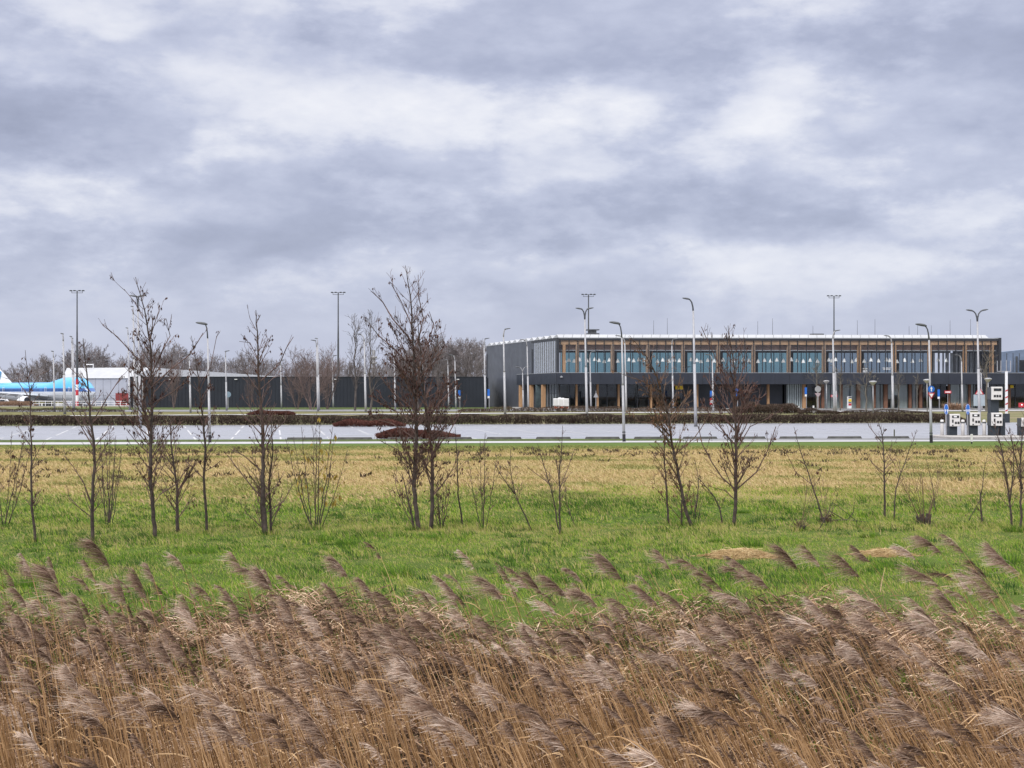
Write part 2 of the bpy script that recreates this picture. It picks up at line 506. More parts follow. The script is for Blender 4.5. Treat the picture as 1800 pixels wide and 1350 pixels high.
strip('pavement', Lx(205.2, 211.2), Lx(233, 240), 0.11, mat('pavement_slabs', (0.26, 0.255, 0.25), 0.7, 0.1, 0.7), 0, 130, 0.1)
strip('lawn', Lx(210, 214), Lx(236, 239), 0.025, M_verge, -75, -1)
_b = MB()
for (ya, yb) in ((256, 262), (262, 300), (300, 400), (400, 520), (520, 640)):
    _b.quad((-260, ya, gz(0, ya) + .03), (-62, ya, gz(0, ya) + .03), (-62, yb, gz(0, yb) + .03), (-260, yb, gz(0, yb) + .03))
tag(_b.build('apron', mat('apron_concrete', (0.30, 0.30, 0.30), 0.6, 0.12, .3)), kind='structure')
# stall lines painted on the car park
def paint(a, b_, w, z=0.018):
    a = Vector(a); b_ = Vector(b_); d = (b_ - a).normalized(); n = Vector((-d.y, d.x)) * w / 2
    q = MB(); q.quad(*[(p.x, p.y, z) for p in (a - n, a + n, b_ + n, b_ - n)])
    return q
ml = MB()
sl = math.tan(R(9.5))
for k in range(-24, 26):
    X = k * 2.62 - .6
    for (d0, d1, s_) in ((l_near(X) + .3, l_near(X) + 4.8, 0), (84.0 + X * .07, 95.4 + X * .07, 0), (l_far(X) - 8.5, l_far(X) - 1.5, 0)):
        xa = X - (d0 - 84) * sl; xb = X - (d1 - 84) * sl
        if X < -18: xa = X - (d0 - 84) * sl * 1.5; xb = X - (d1 - 84) * sl * 1.5
        q = paint((xa, d0), (xb, d1), 0.10); ml.add(q.v, q.f)
tag(ml.build('stall_lines', M_mark), kind='structure')

# ------------------------------------------------------------------ grass
TM_grass = tint_mat('grass_blades', [(0, (0.030, 0.062, 0.022)), (.3, (0.095, 0.195, 0.022)), (.6, (0.225, 0.365, 0.034)), (.82, (0.37, 0.40, 0.08)), (1, (0.46, 0.36, 0.19))])
TM_dry = tint_mat('dry_grass_blades', [(0, (0.12, 0.115, 0.045)), (.25, (0.22, 0.235, 0.075)), (.55, (0.42, 0.33, 0.15)), (.8, (0.52, 0.38, 0.22)), (1, (0.56, 0.41, 0.28))])
rs = np.random.RandomState(11)
def scatter(n, y0, y1, power=0.0, margin=1.06):
    """points in the wedge seen by the camera, density falling with distance by 'power'"""
    u = rs.rand(n)
    k = 2 - power
    y = (y0 ** k + u * (y1 ** k - y0 ** k)) ** (1 / k)
    x = (rs.rand(n) - .5) * 2 * (0.36 * margin * y + 2.4)
    return x, y
gzv = np.vectorize(gz)
SAP_FEET = [(62, 953), (163, 953), (196, 928), (273, 948), (284, 937), (364, 938), (467, 940), (474, 938), (556, 931), (735, 933), (757, 932), (728, 932), (776, 930), (815, 927), (850, 932),
            (935, 932), (984, 940), (1013, 927), (1176, 921), (1217, 926), (1201, 924), (1270, 922), (1290, 925), (1405, 933), (1452, 922), (1556, 912), (1571, 915), (1624, 925), (1727, 922), (1782, 930), (1794, 932), (8, 927)]
def grass_field():
    V = []; Q = []; T = []; TT = []; off = 0
    for (n, y0, y1, pw, hh, ww) in ((340000, 10.6, 27, .6, .066, .0072), (175000, 26, 38, .3, .078, .012)):
        x, y = scatter(n, y0, y1, pw)
        cl = vnoise(x * 1.1, y * .8, 3); cl2 = vnoise(x * .35 + 9, y * .25, 4); cl3 = vnoise(x * 5, y * 4, 8)
        edge = 16.7 + .7 * (vnoise(x * .8, y * 0 + 3, 6) - .5) * 2
        keep = np.where(y < edge, rs.rand(n) < np.clip(.85 - (edge - y) * .22, .26, 1) * (cl3 > .40 + .035 * np.clip(edge - y, 0, 5)), True)
        # wavy border towards the dry field
        hedge_ = 33.2 + 5.5 * (vnoise(x * .16, y * .05, 21) - .5) * 2
        keep &= rs.rand(n) < np.clip((hedge_ - y) / 6.5 + 1.0, 0, 1)
        x, y, cl, cl2, cl3 = x[keep], y[keep], cl[keep], cl2[keep], cl3[keep]
        m = len(x)
        h = hh * (.22 + .95 * cl ** 2.2 + .75 * cl3 ** 2) * (.6 + .8 * rs.rand(m))
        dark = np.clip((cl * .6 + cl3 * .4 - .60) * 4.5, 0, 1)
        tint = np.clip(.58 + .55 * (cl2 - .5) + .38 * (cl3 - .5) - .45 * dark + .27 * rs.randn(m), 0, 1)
        dry = rs.rand(m) < (.13 + .30 * np.clip((vnoise(x * .5, y * .9, 31) - .62) * 4, 0, 1) + .25 * np.clip((y - 30) / 6, 0, 1)
                            + .45 * np.exp(-((y - 25.9 - .5 * (vnoise(x * .3, y * 0, 5) - .5)) / .8) ** 2))
        tint = np.where(dry, .85 + .15 * rs.rand(m), tint)
        a = rs.rand(m) * 2 * np.pi
        bend = np.stack([np.cos(a), np.sin(a)], 1) * (h * (.3 + .5 * rs.rand(m)))[:, None]
        bend[:, 0] -= h * .45
        base = np.stack([x, y, gzv(x, y) - .01], 1)
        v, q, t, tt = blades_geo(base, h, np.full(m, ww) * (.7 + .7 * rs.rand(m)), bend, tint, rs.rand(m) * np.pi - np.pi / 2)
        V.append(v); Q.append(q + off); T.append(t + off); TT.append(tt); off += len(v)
    # rank green tufts between the reed stalks
    n = 85000; x, y = scatter(n, 10.0, 16.0, .4)
    keep = (vnoise(x * .55 + 3, y * .8, 51) > .46) & (vnoise(x * 3.5, y * 3.5, 52) > .52)
    x, y = x[keep], y[keep]; m = len(x); h = .20 * (.3 + .8 * rs.rand(m)); a = rs.rand(m) * 6.28
    bend = np.stack([np.cos(a), np.sin(a)], 1) * (h * .4)[:, None]; bend[:, 0] -= h * .45
    v, q, t, tt = blades_geo(np.stack([x, y, gzv(x, y)], 1), h, np.full(m, .008), bend, np.clip(.48 + .18 * rs.randn(m), 0, 1), rs.rand(m) * 3 - 1.5)
    V.append(v); Q.append(q + off); T.append(t + off); TT.append(tt); off += len(v)
    # small dark and bleached tufts roughen the turf
    nt = 5200; cx, cy = scatter(nt, 16.5, 34, .2)
    kp = vnoise(cx * .7, cy * .6, 61) > .42; cx, cy = cx[kp], cy[kp]
    per = 16; k_ = np.repeat(np.arange(len(cx)), per); m = len(k_)
    sz_ = (.04 + .10 * rs.rand(len(cx)) ** 2)[k_]; x = cx[k_] + rs.randn(m) * sz_ * .8; y = cy[k_] + rs.randn(m) * sz_ * .6
    h = sz_ * (.6 + .7 * rs.rand(m)); a = rs.rand(m) * 6.28
    bend = np.stack([np.cos(a), np.sin(a)], 1) * (h * .6)[:, None]; bend[:, 0] -= h * .4
    tn = np.clip(np.where(rs.rand(len(cx)) < .28, .88, .13)[k_] + .13 * rs.randn(m), 0, 1)
    v, q, t, tt = blades_geo(np.stack([x, y, gzv(x, y) - .005], 1), h, np.full(m, .011), bend, tn, rs.rand(m) * 3)
    V.append(v); Q.append(q + off); T.append(t + off); TT.append(tt); off += len(v)
    # longer grass around the feet of the saplings
    for (bx, by) in SAP_FEET:
        Y = gY(by); m = 130; cx = (bx - 900) * Y / F; r = .02 + .24 * rs.rand(m) ** 1.3; a = rs.rand(m) * 6.28
        x = cx + np.cos(a) * r * 1.3; y = Y + np.sin(a) * r; h = .13 * (.3 + .8 * rs.rand(m)) * (1.2 - r * 2)
        bend = np.stack([np.cos(a), np.sin(a)], 1) * (h * .5)[:, None]; bend[:, 0] -= h * .3
        tn = np.where(rs.rand(m) < .45, .82 + .18 * rs.rand(m), .08 + .4 * rs.rand(m))
        v, q, t, tt = blades_geo(np.stack([x, y, np.full(m, -.01)], 1), h, np.full(m, .009), bend, tn, rs.rand(m) * 3)
        V.append(v); Q.append(q + off); T.append(t + off); TT.append(tt); off += len(v)
    o = np_mesh('grass', np.concatenate(V), [np.concatenate(Q), np.concatenate(T)], TM_grass, tint=np.concatenate(TT))
    tag(o, 'green windblown grass between the reeds and the dry field', 'grass', kind='stuff')
    # dry field
    n = 145000
    x, y = scatter(n, 29, 66, .5)
    hb = 32.0 + 5.5 * (vnoise(x * .16, y * .05, 21) - .5) * 2
    keep = rs.rand(n) < np.clip((y - hb) / 5.5 + .3, 0, 1)
    x, y = x[keep], y[keep]; m = len(x)
    cl = vnoise(x * .9, y * .5, 13); pt = vnoise(x * .13, y * .30, 14) * .5 + vnoise(x * .5, y * .6, 15) * .5
    h = .075 * (.4 + cl + .5 * rs.rand(m))
    tint = np.clip(.62 + .13 * rs.randn(m) - .60 * np.clip((pt - .52) * 4, 0, .7), 0, 1)
    green_edge = np.clip((y - 60.5) / 2.5, 0, 1)
    tint = np.where(rs.rand(m) < green_edge * .9, .24 + .04 * rs.randn(m), tint)
    a = rs.rand(m) * 2 * np.pi
    bend = np.stack([np.cos(a), np.sin(a)], 1) * (h * .9)[:, None]; bend[:, 0] -= h * .8
    base = np.stack([x, y, np.full(m, -.008)], 1)
    v, q, t, tt = blades_geo(base, h, .026 * (.6 + .9 * rs.rand(m)), bend, tint, rs.rand(m) * 1.6 - .8, tipd=.8)
    o = np_mesh('dry_grass', v, [q, t], TM_dry, tint=tt)
    tag(o, 'straw coloured dry meadow grass in front of the car park', 'grass', kind='stuff')
grass_field()

# dark dead weeds along the far edge of the field and scattered in it
def weeds():
    n = 1500
    x, y = scatter(n, 40, 64, -.5)
    band = (np.abs(y - 57.5 - 2 * (vnoise(x * .1, y * 0, 44) - .5)) < 2.6)
    keep = (rs.rand(n) < np.where(band, .95, .22)) & (vnoise(x * .35, y * .3, 41) > .38)
    x, y = x[keep], y[keep]
    per = 9
    X = np.repeat(x, per) + rs.randn(len(x) * per) * .10; Y = np.repeat(y, per) + rs.randn(len(x) * per) * .10
    m = len(X); h = .13 * (.4 + rs.rand(m)); a = rs.rand(m) * 6.28
    bend = np.stack([np.cos(a), np.sin(a)], 1) * (h * .8)[:, None]
    v, q, t, tt = blades_geo(np.stack([X, Y, np.zeros(m)], 1), h, np.full(m, .045), bend, rs.rand(m), rs.rand(m) * 1.6 - .8)
    tm = tint_mat('dead_weed', [(0, (0.045, 0.032, 0.026)), (.6, (0.085, 0.062, 0.045)), (1, (0.12, 0.11, 0.05))])
    tag(np_mesh('dead_weeds', v, [q, t], tm, tint=tt), 'dark withered weeds dotted over the far edge of the dry field', 'weeds', kind='stuff')
weeds()

def tussock(name, px, py, wid, hgt, n, m, label, cat, tlo, thi, lean=-.4, group=None, wide=.006, flat=0.0):
    Y = gY(py); rr = np.random.RandomState(int(px * 7 + py))
    x = (px - 900) * Y / F
    a = rr.rand(n) * 6.28; r = np.sqrt(rr.rand(n)) * wid / 2
    bx = np.cos(a) * r; by = np.sin(a) * r * .7
    h = hgt * (.25 + .75 * rr.rand(n)) * (1 - .45 * (r / (wid / 2)) ** 2)
    bend = np.stack([np.cos(a), np.sin(a)], 1) * (h * (.35 + .5 * rr.rand(n)) * (1 + 1.5 * flat))[:, None]
    bend[:, 0] += lean * h
    base = np.stack([bx, by, np.full(n, -.01) + flat * hgt * .6 * rr.rand(n)], 1)
    v, q, t, tt = blades_geo(base, h * (1 - .5 * flat), wide * (.7 + .6 * rr.rand(n)), bend, tlo + (thi - tlo) * rr.rand(n), rr.rand(n) * 3.14, tipd=.9)
    o = np_mesh(name, v, [q, t], m, tint=tt); o.location = (x, Y, gz(x, Y))
    return tag(o, label, cat, group)
G = 'dark grass tussocks in the green strip'
tus = [(561, 952, .62, .24, 'dark green grass tussock at the foot of the yellow-leaved shrub'),
       (352, 972, .55, .16, 'low dark grass tussock right of the twin-stemmed tall sapling'),
       (345, 990, .40, .13, 'smaller flat grass tussock just in front of another on the left'),
       (612, 958, .42, .20, 'round dark tussock second from the yellow-leaved shrub'),
       (770, 948, .42, .18, 'dark tussock right below the tallest tree'),
       (42, 1032, .5, .28, 'dark reedy tussock at the left edge of the reeds'),
       (508, 1040, .35, .22, 'dark tussock between reed plumes in the left half'),
       (700, 1012, .5, .26, 'olive tussock at the middle edge of the reeds'),
       (1322, 962, .36, .26, 'dark bushy tussock behind the left straw heap'),
       (1260, 953, .24, .12, 'small blackish grass clump left of the straw heap'),
       (1570, 1000, .6, .26, 'bright green coarse tussock below the right straw heap'),
       (1685, 902, .55, .14, 'flat dark tussock behind the coppiced stump'),
       (1307, 902, .30, .14, 'small dark tussock beside the forked sapling'),
       (1783, 935, .4, .22, 'dark tussock at the foot of the rightmost saplings'),
       (1770, 990, .6, .3, 'tall grass tussock near the right edge among plumes'),
       (1530, 945, .35, .15, 'low tussock between the lying branch and the straw heap')]
for (px, py, w, h, lb) in tus:
    tussock('grass_tussock', px, py, w, h, 300, TM_grass, lb, 'tussock', 0.02, .55, group=G)
def straw_heap(px, py, wid, hgt, n, label):
    Y = gY(py); rr = np.random.RandomState(int(px)); x0 = (px - 900) * Y / F
    a = rr.rand(n) * 6.28; r = rr.rand(n) ** .6 * (.45 + .95 * vnoise(a * 2.6, a * 0, 7)) 
    x = np.cos(a) * r * wid / 2; y = np.sin(a) * r * wid / 3.2
    z = hgt * np.clip(1 - r ** 1.6, 0, 1) * (.65 + .6 * vnoise(x * 6 + 5, y * 6, 3)) * rr.rand(n) ** .5
    L = .10 + .22 * rr.rand(n); b_ = rr.rand(n) * 6.28
    d = np.stack([np.cos(b_), np.sin(b_) * .7, .25 * rr.randn(n)], 1)
    u = np.linspace(-.5, .5, 4)[None, :, None]
    P = np.stack([x, y, z + .01], 1)[:, None, :] + d[:, None, :] * L[:, None, None] * u
    P[:, :, 2] -= (np.linspace(-1, 1, 4)[None, :] ** 2) * (L * .22)[:, None]
    P[:, :, 2] = np.maximum(P[:, :, 2], .005)
    sd = np.cross(d, rr.randn(n, 3)); sd /= np.linalg.norm(sd, axis=1)[:, None]
    v, q = ribbon(P, np.full((n, 4), .007) * (.6 + .7 * rr.rand(n))[:, None], sd)
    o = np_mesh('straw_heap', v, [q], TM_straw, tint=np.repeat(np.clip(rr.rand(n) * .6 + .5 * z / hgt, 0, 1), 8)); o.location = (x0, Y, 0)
    return tag(o, label, 'straw heap', 'straw heaps')
TM_straw = tint_mat('straw', [(0, (0.25, 0.15, 0.07)), (.5, (0.46, 0.33, 0.17)), (1, (0.66, 0.52, 0.31))])
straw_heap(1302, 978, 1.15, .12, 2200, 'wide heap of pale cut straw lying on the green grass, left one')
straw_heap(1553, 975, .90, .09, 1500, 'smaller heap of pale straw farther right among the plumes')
# ------------------------------------------------------------------ reeds
TM_stem = tint_mat('reed_stem', [(0, (0.16, 0.085, 0.035)), (.5, (0.42, 0.262, 0.135)), (.85, (0.59, 0.40, 0.225)), (1, (0.68, 0.51, 0.33))], trans=.1)
TM_plume = tint_mat('reed_plume', [(0, (0.10, 0.062, 0.044)), (.35, (0.27, 0.178, 0.130)), (.7, (0.49, 0.365, 0.285)), (1, (0.80, 0.67, 0.57))], trans=.35)
TM_litter = tint_mat('reed_litter', [(0, (0.030, 0.020, 0.014)), (.4, (0.17, 0.105, 0.070)), (.75, (0.46, 0.30, 0.20)), (1, (0.66, 0.50, 0.36))], trans=.05)

def reed_geo(rr, hgt, lean, droop, nf, plen, fw=.0026, bright=0.5, leaves=2, sw=.0085):
    """one reed at the origin leaning to -X. returns (stem v,q,t), (plume v,q,t), tip"""
    K = 9
    t = np.linspace(0, 1, K)
    cy = rr.uniform(-.12, .12)
    ang = lean * (.45 + .85 * t ** 1.3)
    seg = hgt / (K - 1)
    X = np.concatenate([[0], np.cumsum(-np.sin(ang[:-1]) * seg)])
    Z = np.concatenate([[0], np.cumsum(np.cos(ang[:-1]) * seg)])
    C = np.stack([X, cy * hgt * t ** 2, Z], 1)
    w = sw * (1 - .65 * t)
    sides = [np.array([1., 0, .2]), np.array([.1, 1, 0])]
    sv = []; sq = []; off = 0
    for sd in sides:
        v, q = ribbon(C[None], w[None], sd[None]); sv.append(v); sq.append(q + off); off += len(v)
    st = np.full(off, rr.uniform(.25, .8))
    # withered leaves streaming with the wind
    for _ in range(leaves):
        i = rr.randint(2, K - 1); L = rr.uniform(.10, .30); a = rr.uniform(-.6, 1.1)
        p0 = C[i]; u = np.linspace(0, 1, 4)
        lp = np.stack([p0[0] - L * u * rr.uniform(.35, .8), p0[1] + rr.uniform(-.25, .25) * u, p0[2] + L * (.75 * u * a - rr.uniform(.1, .6) * u ** 2)], 1)
        v, q = ribbon(lp[None], (np.array([.004, .008, .006, .001]))[None], np.array([[.2, .6, .77]]))
        sv.append(v); sq.append(q + off); off += len(v); st = np.concatenate([st, np.full(len(v), rr.uniform(.4, 1))])
    stem = (np.concatenate(sv), np.concatenate(sq), st)
    # plume: axis bends over to the left, fine hairs stream off it downwind
    KA = 10; ta = np.linspace(0, 1, KA)
    aa = lean * 1.3 + droop * ta ** 1.2
    sg = plen / (KA - 1)
    AX = C[-1, 0] + np.concatenate([[0], np.cumsum(-np.sin(aa[:-1]) * sg)])
    AZ = C[-1, 2] + np.concatenate([[0], np.cumsum(np.cos(aa[:-1]) * sg)])
    AY = np.full(KA, C[-1, 1]) + rr.uniform(-.2, .2) * plen * ta
    A = np.stack([AX, AY, AZ], 1)
    nk = 12; node = (np.arange(nk) + rr.rand(nk)) / nk; ki = rr.randint(0, nk, nf)
    nl_ = rr.uniform(.45, 1.25, nk)[ki]; nd_ = (rr.randn(nk, 3) * np.array([.15, .30, .22]))[ki]; nb_ = (rr.randn(nk) * .08)[ki]
    f = np.clip(node[ki] + rr.randn(nf) * .035, 0, 1)
    P0 = np.stack([np.interp(f, ta, A[:, j]) for j in range(3)], 1)
    an = np.interp(f, ta, aa)
    tang = np.stack([-np.sin(an), np.zeros(nf), np.cos(an)], 1)
    fac = rr.choice([.5, .75, .95, 1.1, 1.2])
    L = fac * nl_ * plen * (.24 + .42 * np.sin(np.pi * np.clip(f * .85 + .12, 0, 1))) * (.5 + .7 * rr.rand(nf))
    wind = np.array([-1.0, 0, .02])
    d0 = tang * (.10 + .45 * rr.rand(nf)[:, None]) + np.array([-.42, 0, .08]) + rr.randn(nf, 3) * np.array([.26, .36, .26])
    d0 /= np.linalg.norm(d0, axis=1)[:, None]
    mixw = (.55 + .5 * rr.rand(nf))[:, None]
    d1 = d0 * (1 - mixw * .8) + wind * mixw + rr.randn(nf, 3) * .14 + nd_ + np.array([0, 0, -.30]) * rr.rand(nf)[:, None]
    d1 /= np.linalg.norm(d1, axis=1)[:, None]
    u = np.linspace(0, 1, 4)[None, :, None]
    Pl = P0[:, None, :] + L[:, None, None] * (d0[:, None, :] * (u - .5 * u ** 2) * .9 + d1[:, None, :] * (.75 * u ** 2))
    side = np.cross(d0, d1) + rr.randn(nf, 3) * .35
    side /= np.linalg.norm(side, axis=1)[:, None] + 1e-6
    W = fw * np.array([.7, 1.2, 1.0, .25])[None, :] * (.7 + .7 * rr.rand(nf))[:, None]
    v, q = ribbon(Pl, W, side)
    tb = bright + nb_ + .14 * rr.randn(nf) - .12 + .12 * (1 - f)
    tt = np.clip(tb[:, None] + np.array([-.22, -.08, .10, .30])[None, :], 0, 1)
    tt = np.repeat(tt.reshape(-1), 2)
    # axis itself
    v2, q2 = ribbon(A[None], np.linspace(.005, .001, KA)[None], np.array([[.3, .9, .3]]))
    q2 = q2 + len(v)
    plume = (np.concatenate([v, v2]), np.concatenate([q, q2]), np.concatenate([tt, np.full(len(v2), .25)]))
    return stem, plume, A[KA // 2]

def lean_at(px): return R(13 + 20 * min(1, max(0, px / 1800)))
# plumes one can single out in the photograph: (x, y, size, brightness)
PL = [(178, 985, 1.25, .34), (85, 1015, .9, .6), (42, 992, .7, .75), (28, 1055, .7, .5), (255, 1030, .95, .36), (268, 1008, .7, .6), (205, 1052, .9, .5),
      (88, 1045, 1.1, .42), (135, 1092, 1.1, .52), (40, 1110, 1.0, .5), (328, 1100, 1.05, .82), (400, 1075, 1.0, .48), (470, 1020, .85, .5), (505, 1078, .9, .55),
      (560, 1100, 1.1, .80), (597, 1000, .85, .5), (588, 1058, .9, .45), (128, 1205, 1.1, .66), (190, 1235, 1.1, .55), (430, 1160, 1.1, .62), (455, 1205, 1.0, .72),
      (380, 1182, .8, .48), (402, 1278, .9, .5), (45, 1308, .7, .85), (560, 1290, 1.0, .48), (240, 1318, .8, .3), (685, 1068, 1.0, .36), (690, 1112, .9, .5),
      (722, 1140, 1.0, .4), (785, 1040, 1.0, .55), (865, 1045, 1.05, .45), (908, 1012, .95, .36), (938, 1025, .8, .35), (978, 1035, .9, .38), (1030, 1045, .9, .5),
      (1072, 1000, 1.05, .42), (722, 1182, 1.0, .84), (665, 1222, .85, .72), (732, 1232, .8, .42), (762, 1252, .9, .7), (862, 1238, .9, .7), (812, 1296, 1.15, .74),
      (945, 1270, 1.05, .34), (905, 1293, .8, .4), (968, 1195, .9, .55), (1062, 1205, 1.2, .86), (1082, 1178, .8, .76), (1100, 1218, .7, .38), (1140, 1238, .7, .45),
      (1085, 1262, .8, .48), (1170, 990, .7, .5), (1185, 1062, 1.1, .42), (1130, 1040, .8, .5), (1150, 1115, 1.1, .5), (1192, 1285, .8, .4), (1245, 1020, 1.15, .38),
      (1300, 1000, 1.15, .36), (1335, 1020, .8, .48), (1295, 1062, 1.2, .62), (1275, 1100, 1.0, .55), (1385, 985, 1.05, .38), (1425, 980, .8, .5), (1440, 1085, 1.15, .72),
      (1462, 1098, .8, .35), (1508, 972, .85, .34), (1490, 1000, 1.1, .4), (1535, 1065, 1.0, .68), (1525, 1095, .9, .6), (1625, 955, .9, .44), (1668, 955, 1.0, .5),
      (1590, 968, .8, .78), (1635, 1020, 1.1, .5), (1660, 1060, .95, .45), (1730, 1035, 1.1, .5), (1768, 985, .9, .5), (1628, 1090, 1.0, .74), (1640, 1108, .8, .7),
      (1700, 1118, .85, .64), (1722, 1145, 1.0, .74), (1622, 1155, .9, .7), (1670, 1202, 1.1, .72), (1715, 1140, .8, .8), (1790, 1070, .9, .7), (1380, 1185, 1.0, .6),
      (1425, 1192, .8, .76), (1312, 1163, .7, .42), (1495, 1140, .9, .76), (1515, 1165, .95, .5), (1220, 1125, 1.1, .78), (1235, 1255, 1.1, .78), (1392, 1270, .7, .24),
      (1330, 1235, .9, .45), (1620, 1262, .85, .4), (1655, 1280, .7, .36), (1515, 1308, .9, .35), (1612, 1312, .7, .25), (1778, 1262, 1.0, .74), (1580, 1140, .9, .5),
      (1010, 1012, .7, .5), (640, 1040, .8, .5), (300, 1150, .9, .5), (15, 1165, .9, .55), (620, 1165, .8, .55), (840, 1175, .8, .6), (1560, 1200, .8, .55)]
REED_SPECIAL = {0: 'tallest dark reed plume on the left, standing clear against the green grass',
                10: 'round pale wind-blown reed plume low in the left part of the reed bed',
                36: 'silvery fan-shaped reed plume a little left of the centre',
                41: 'large silver-grey reed plume near the bottom centre',
                42: 'dark brown oval reed plume right of the large silver one near the bottom centre',
                45: 'broad bushy pale reed plume right of the centre, largest of the middle',
                62: 'pale white-edged reed plume hanging beside a long slanting stem in the right half',
                92: 'small curled dark brown reed plume low in the right half',
                80: 'silvery layered reed plume at far right above the bottom corner',
                64: 'dark reed plume just left of the smaller straw heap'}
for i, (px, py, sz, br) in enumerate(PL):
    rr = np.random.RandomState(500 + i)
    Y = float(np.interp(py, [950, 1050, 1150, 1250, 1330], [14.2, 12.9, 11.6, 10.6, 9.8])) + rr.uniform(-.4, .4)
    zt = HC - (py - HY) * Y / F
    z0 = gz(0, Y); plen = (.285 if py < 1090 else .25) * sz * rr.uniform(.9, 1.1)
    lean = lean_at(px) * rr.uniform(.8, 1.15)
    droop = rr.uniform(.05, .9) * (1.5 if br > .7 else 1)
    st, pl, mid = reed_geo(rr, 1.0, lean, droop, 8, plen)
    hgt = max(.7, (zt - z0 - .06) / max(.3, (st[0][16][2])))
    st, pl, mid = reed_geo(rr, hgt, lean, droop, int(rr.uniform(220, 480)), plen, .0027, br, 2, .0105)
    X = (px - 900) * Y / F - mid[0]
    lab = REED_SPECIAL.get(i, 'slender reed with a feathery mauve-brown plume bent left by the wind')
    o = empty('reed', (X, Y, z0 - .02), lab, 'reed', 'reeds with feathery plumes bent by the wind')
    np_mesh('stem', st[0], [st[1]], TM_stem, o, st[2])
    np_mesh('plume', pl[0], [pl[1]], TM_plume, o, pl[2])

def reed_bed():
    rr = np.random.RandomState(77)
    V = {0: [], 1: []}; Q = {0: [], 1: []}; T = {0: [], 1: []}; off = {0: 0, 1: 0}
    protos = []
    for i in range(46):
        h = 1.0
        protos.append([reed_geo(rr, h, l, rr.uniform(.1, 1.3), 130, rr.uniform(.15, .23), .0034, rr.uniform(.4, .8), rr.randint(0, 2), .0080)[:2] for l in (R(11), R(16), R(21), R(26), R(31))])
    n = 4900
    k = 0
    while k < n:
        y = 8.6 + 6.9 * rr.rand() ** 1.15
        x = (rr.rand() - .5) * 2 * (.39 * y + 2.6)
        if y > 11.3 and rr.rand() < (y - 11.3) * .17 + .1: continue
        cl = float(vnoise(np.array([x * 1.3 + 40]), np.array([y * 1.5]), 9)[0])
        if rr.rand() > .25 + cl: continue
        px = 900 + x * F / y
        hs = (1.62 if y < 10.5 else 1.45 if y < 12.5 else 1.22) * rr.uniform(.72, 1.06)
        la = min(4, max(0, int(round((math.degrees(lean_at(px)) * rr.uniform(.8, 1.2) - 11) / 5 - .2))))
        pr = protos[rr.randint(46)][la]
        sc = np.array([hs, hs * rr.uniform(.7, 1.2), hs])
        has = rr.rand() < (.36 if y > 12.6 else .045 if y > 10 else .02)
        z0 = gz(x, y) - .02
        for j in (0, 1):
            if j == 1 and not has: continue
            v, q, t = pr[j]
            V[j].append(v * sc + np.array([x, y, z0])); Q[j].append(q + off[j]); off[j] += len(v)
            T[j].append(np.clip(t + rr.uniform(-.42, .16), 0, 1))
        k += 1
    o = np_mesh('reed_bed_stems', np.concatenate(V[0]), [np.concatenate(Q[0])], TM_stem, tint=np.concatenate(T[0]))
    tag(o, 'dense tan reed stems leaning left across the bottom of the picture', 'reed bed', kind='stuff')
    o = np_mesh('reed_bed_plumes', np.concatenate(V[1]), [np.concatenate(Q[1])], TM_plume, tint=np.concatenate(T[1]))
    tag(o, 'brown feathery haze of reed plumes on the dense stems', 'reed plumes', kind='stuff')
reed_bed()

def litter():
    rr = np.random.RandomState(31)
    n = 250000
    y = 8.6 + 8.9 * rr.rand(n) ** .58; x = (rr.rand(n) - .5) * 2 * (.38 * y + 2.6)
    dens = vnoise(x * 1.6, y * 1.8, 17)
    edge = 16.9 + .7 * (vnoise(x * .8, y * 0 + 3, 6) - .5) * 2
    keep = (rr.rand(n) < .78 + .4 * dens) & (rr.rand(n) < np.clip((edge - y) * .8 + .2, 0.01, 1))
    x, y, dens = x[keep], y[keep], dens[keep]; m = len(x)
    L = .05 + .17 * rr.rand(m) ** 1.6
    a = rr.rand(m) * 6.28
    up = np.abs(rr.randn(m)) * .35
    d = np.stack([np.cos(a), np.sin(a) * .8, up], 1)
    u = np.linspace(0, 1, 3)[None, :, None]
    z = gzv(x, y) + .03 + rr.rand(m) * .10
    P = np.stack([x, y, z], 1)[:, None, :] + d[:, None, :] * L[:, None, None] * u
    P[:, 1, 2] += L * .12 * rr.rand(m)
    side = np.cross(d, rr.randn(m, 3)); side /= np.linalg.norm(side, axis=1)[:, None]
    W = np.full((m, 3), .0085) * np.array([1, 1, .5]) * (.5 + rr.rand(m))[:, None]
    v, q = ribbon(P, W, side)
    tt = np.repeat(np.clip(.45 + .27 * rr.randn(m) + .5 * (dens - .5), 0, 1), 6)
    tag(np_mesh('reed_litter', v, [q], TM_litter, tint=tt), 'matted broken reed stalks lying on the ditch bank', 'dead reeds', kind='stuff')
litter()

# ------------------------------------------------------------------ saplings on the green strip
TM_leaf = tint_mat('withered_leaf', [(0, (0.030, 0.016, 0.016)), (.6, (0.075, 0.035, 0.030)), (1, (0.13, 0.070, 0.045))], trans=.15)
TM_leafb = tint_mat('brown_leaf', [(0, (0.09, 0.045, 0.03)), (.6, (0.16, 0.085, 0.055)), (1, (0.24, 0.14, 0.08))], trans=.2)
TM_leafy = tint_mat('yellow_leaf', [(0, (0.22, 0.15, 0.035)), (.6, (0.40, 0.28, 0.06)), (1, (0.52, 0.38, 0.10))], trans=.3)
M_twig = mat('twig_bark', (0.12, 0.072, 0.063), 0.85, 0.3, 6.0)
M_twigb = mat('brown_twig', (0.13, 0.080, 0.055), 0.85, 0.25, 6.0)

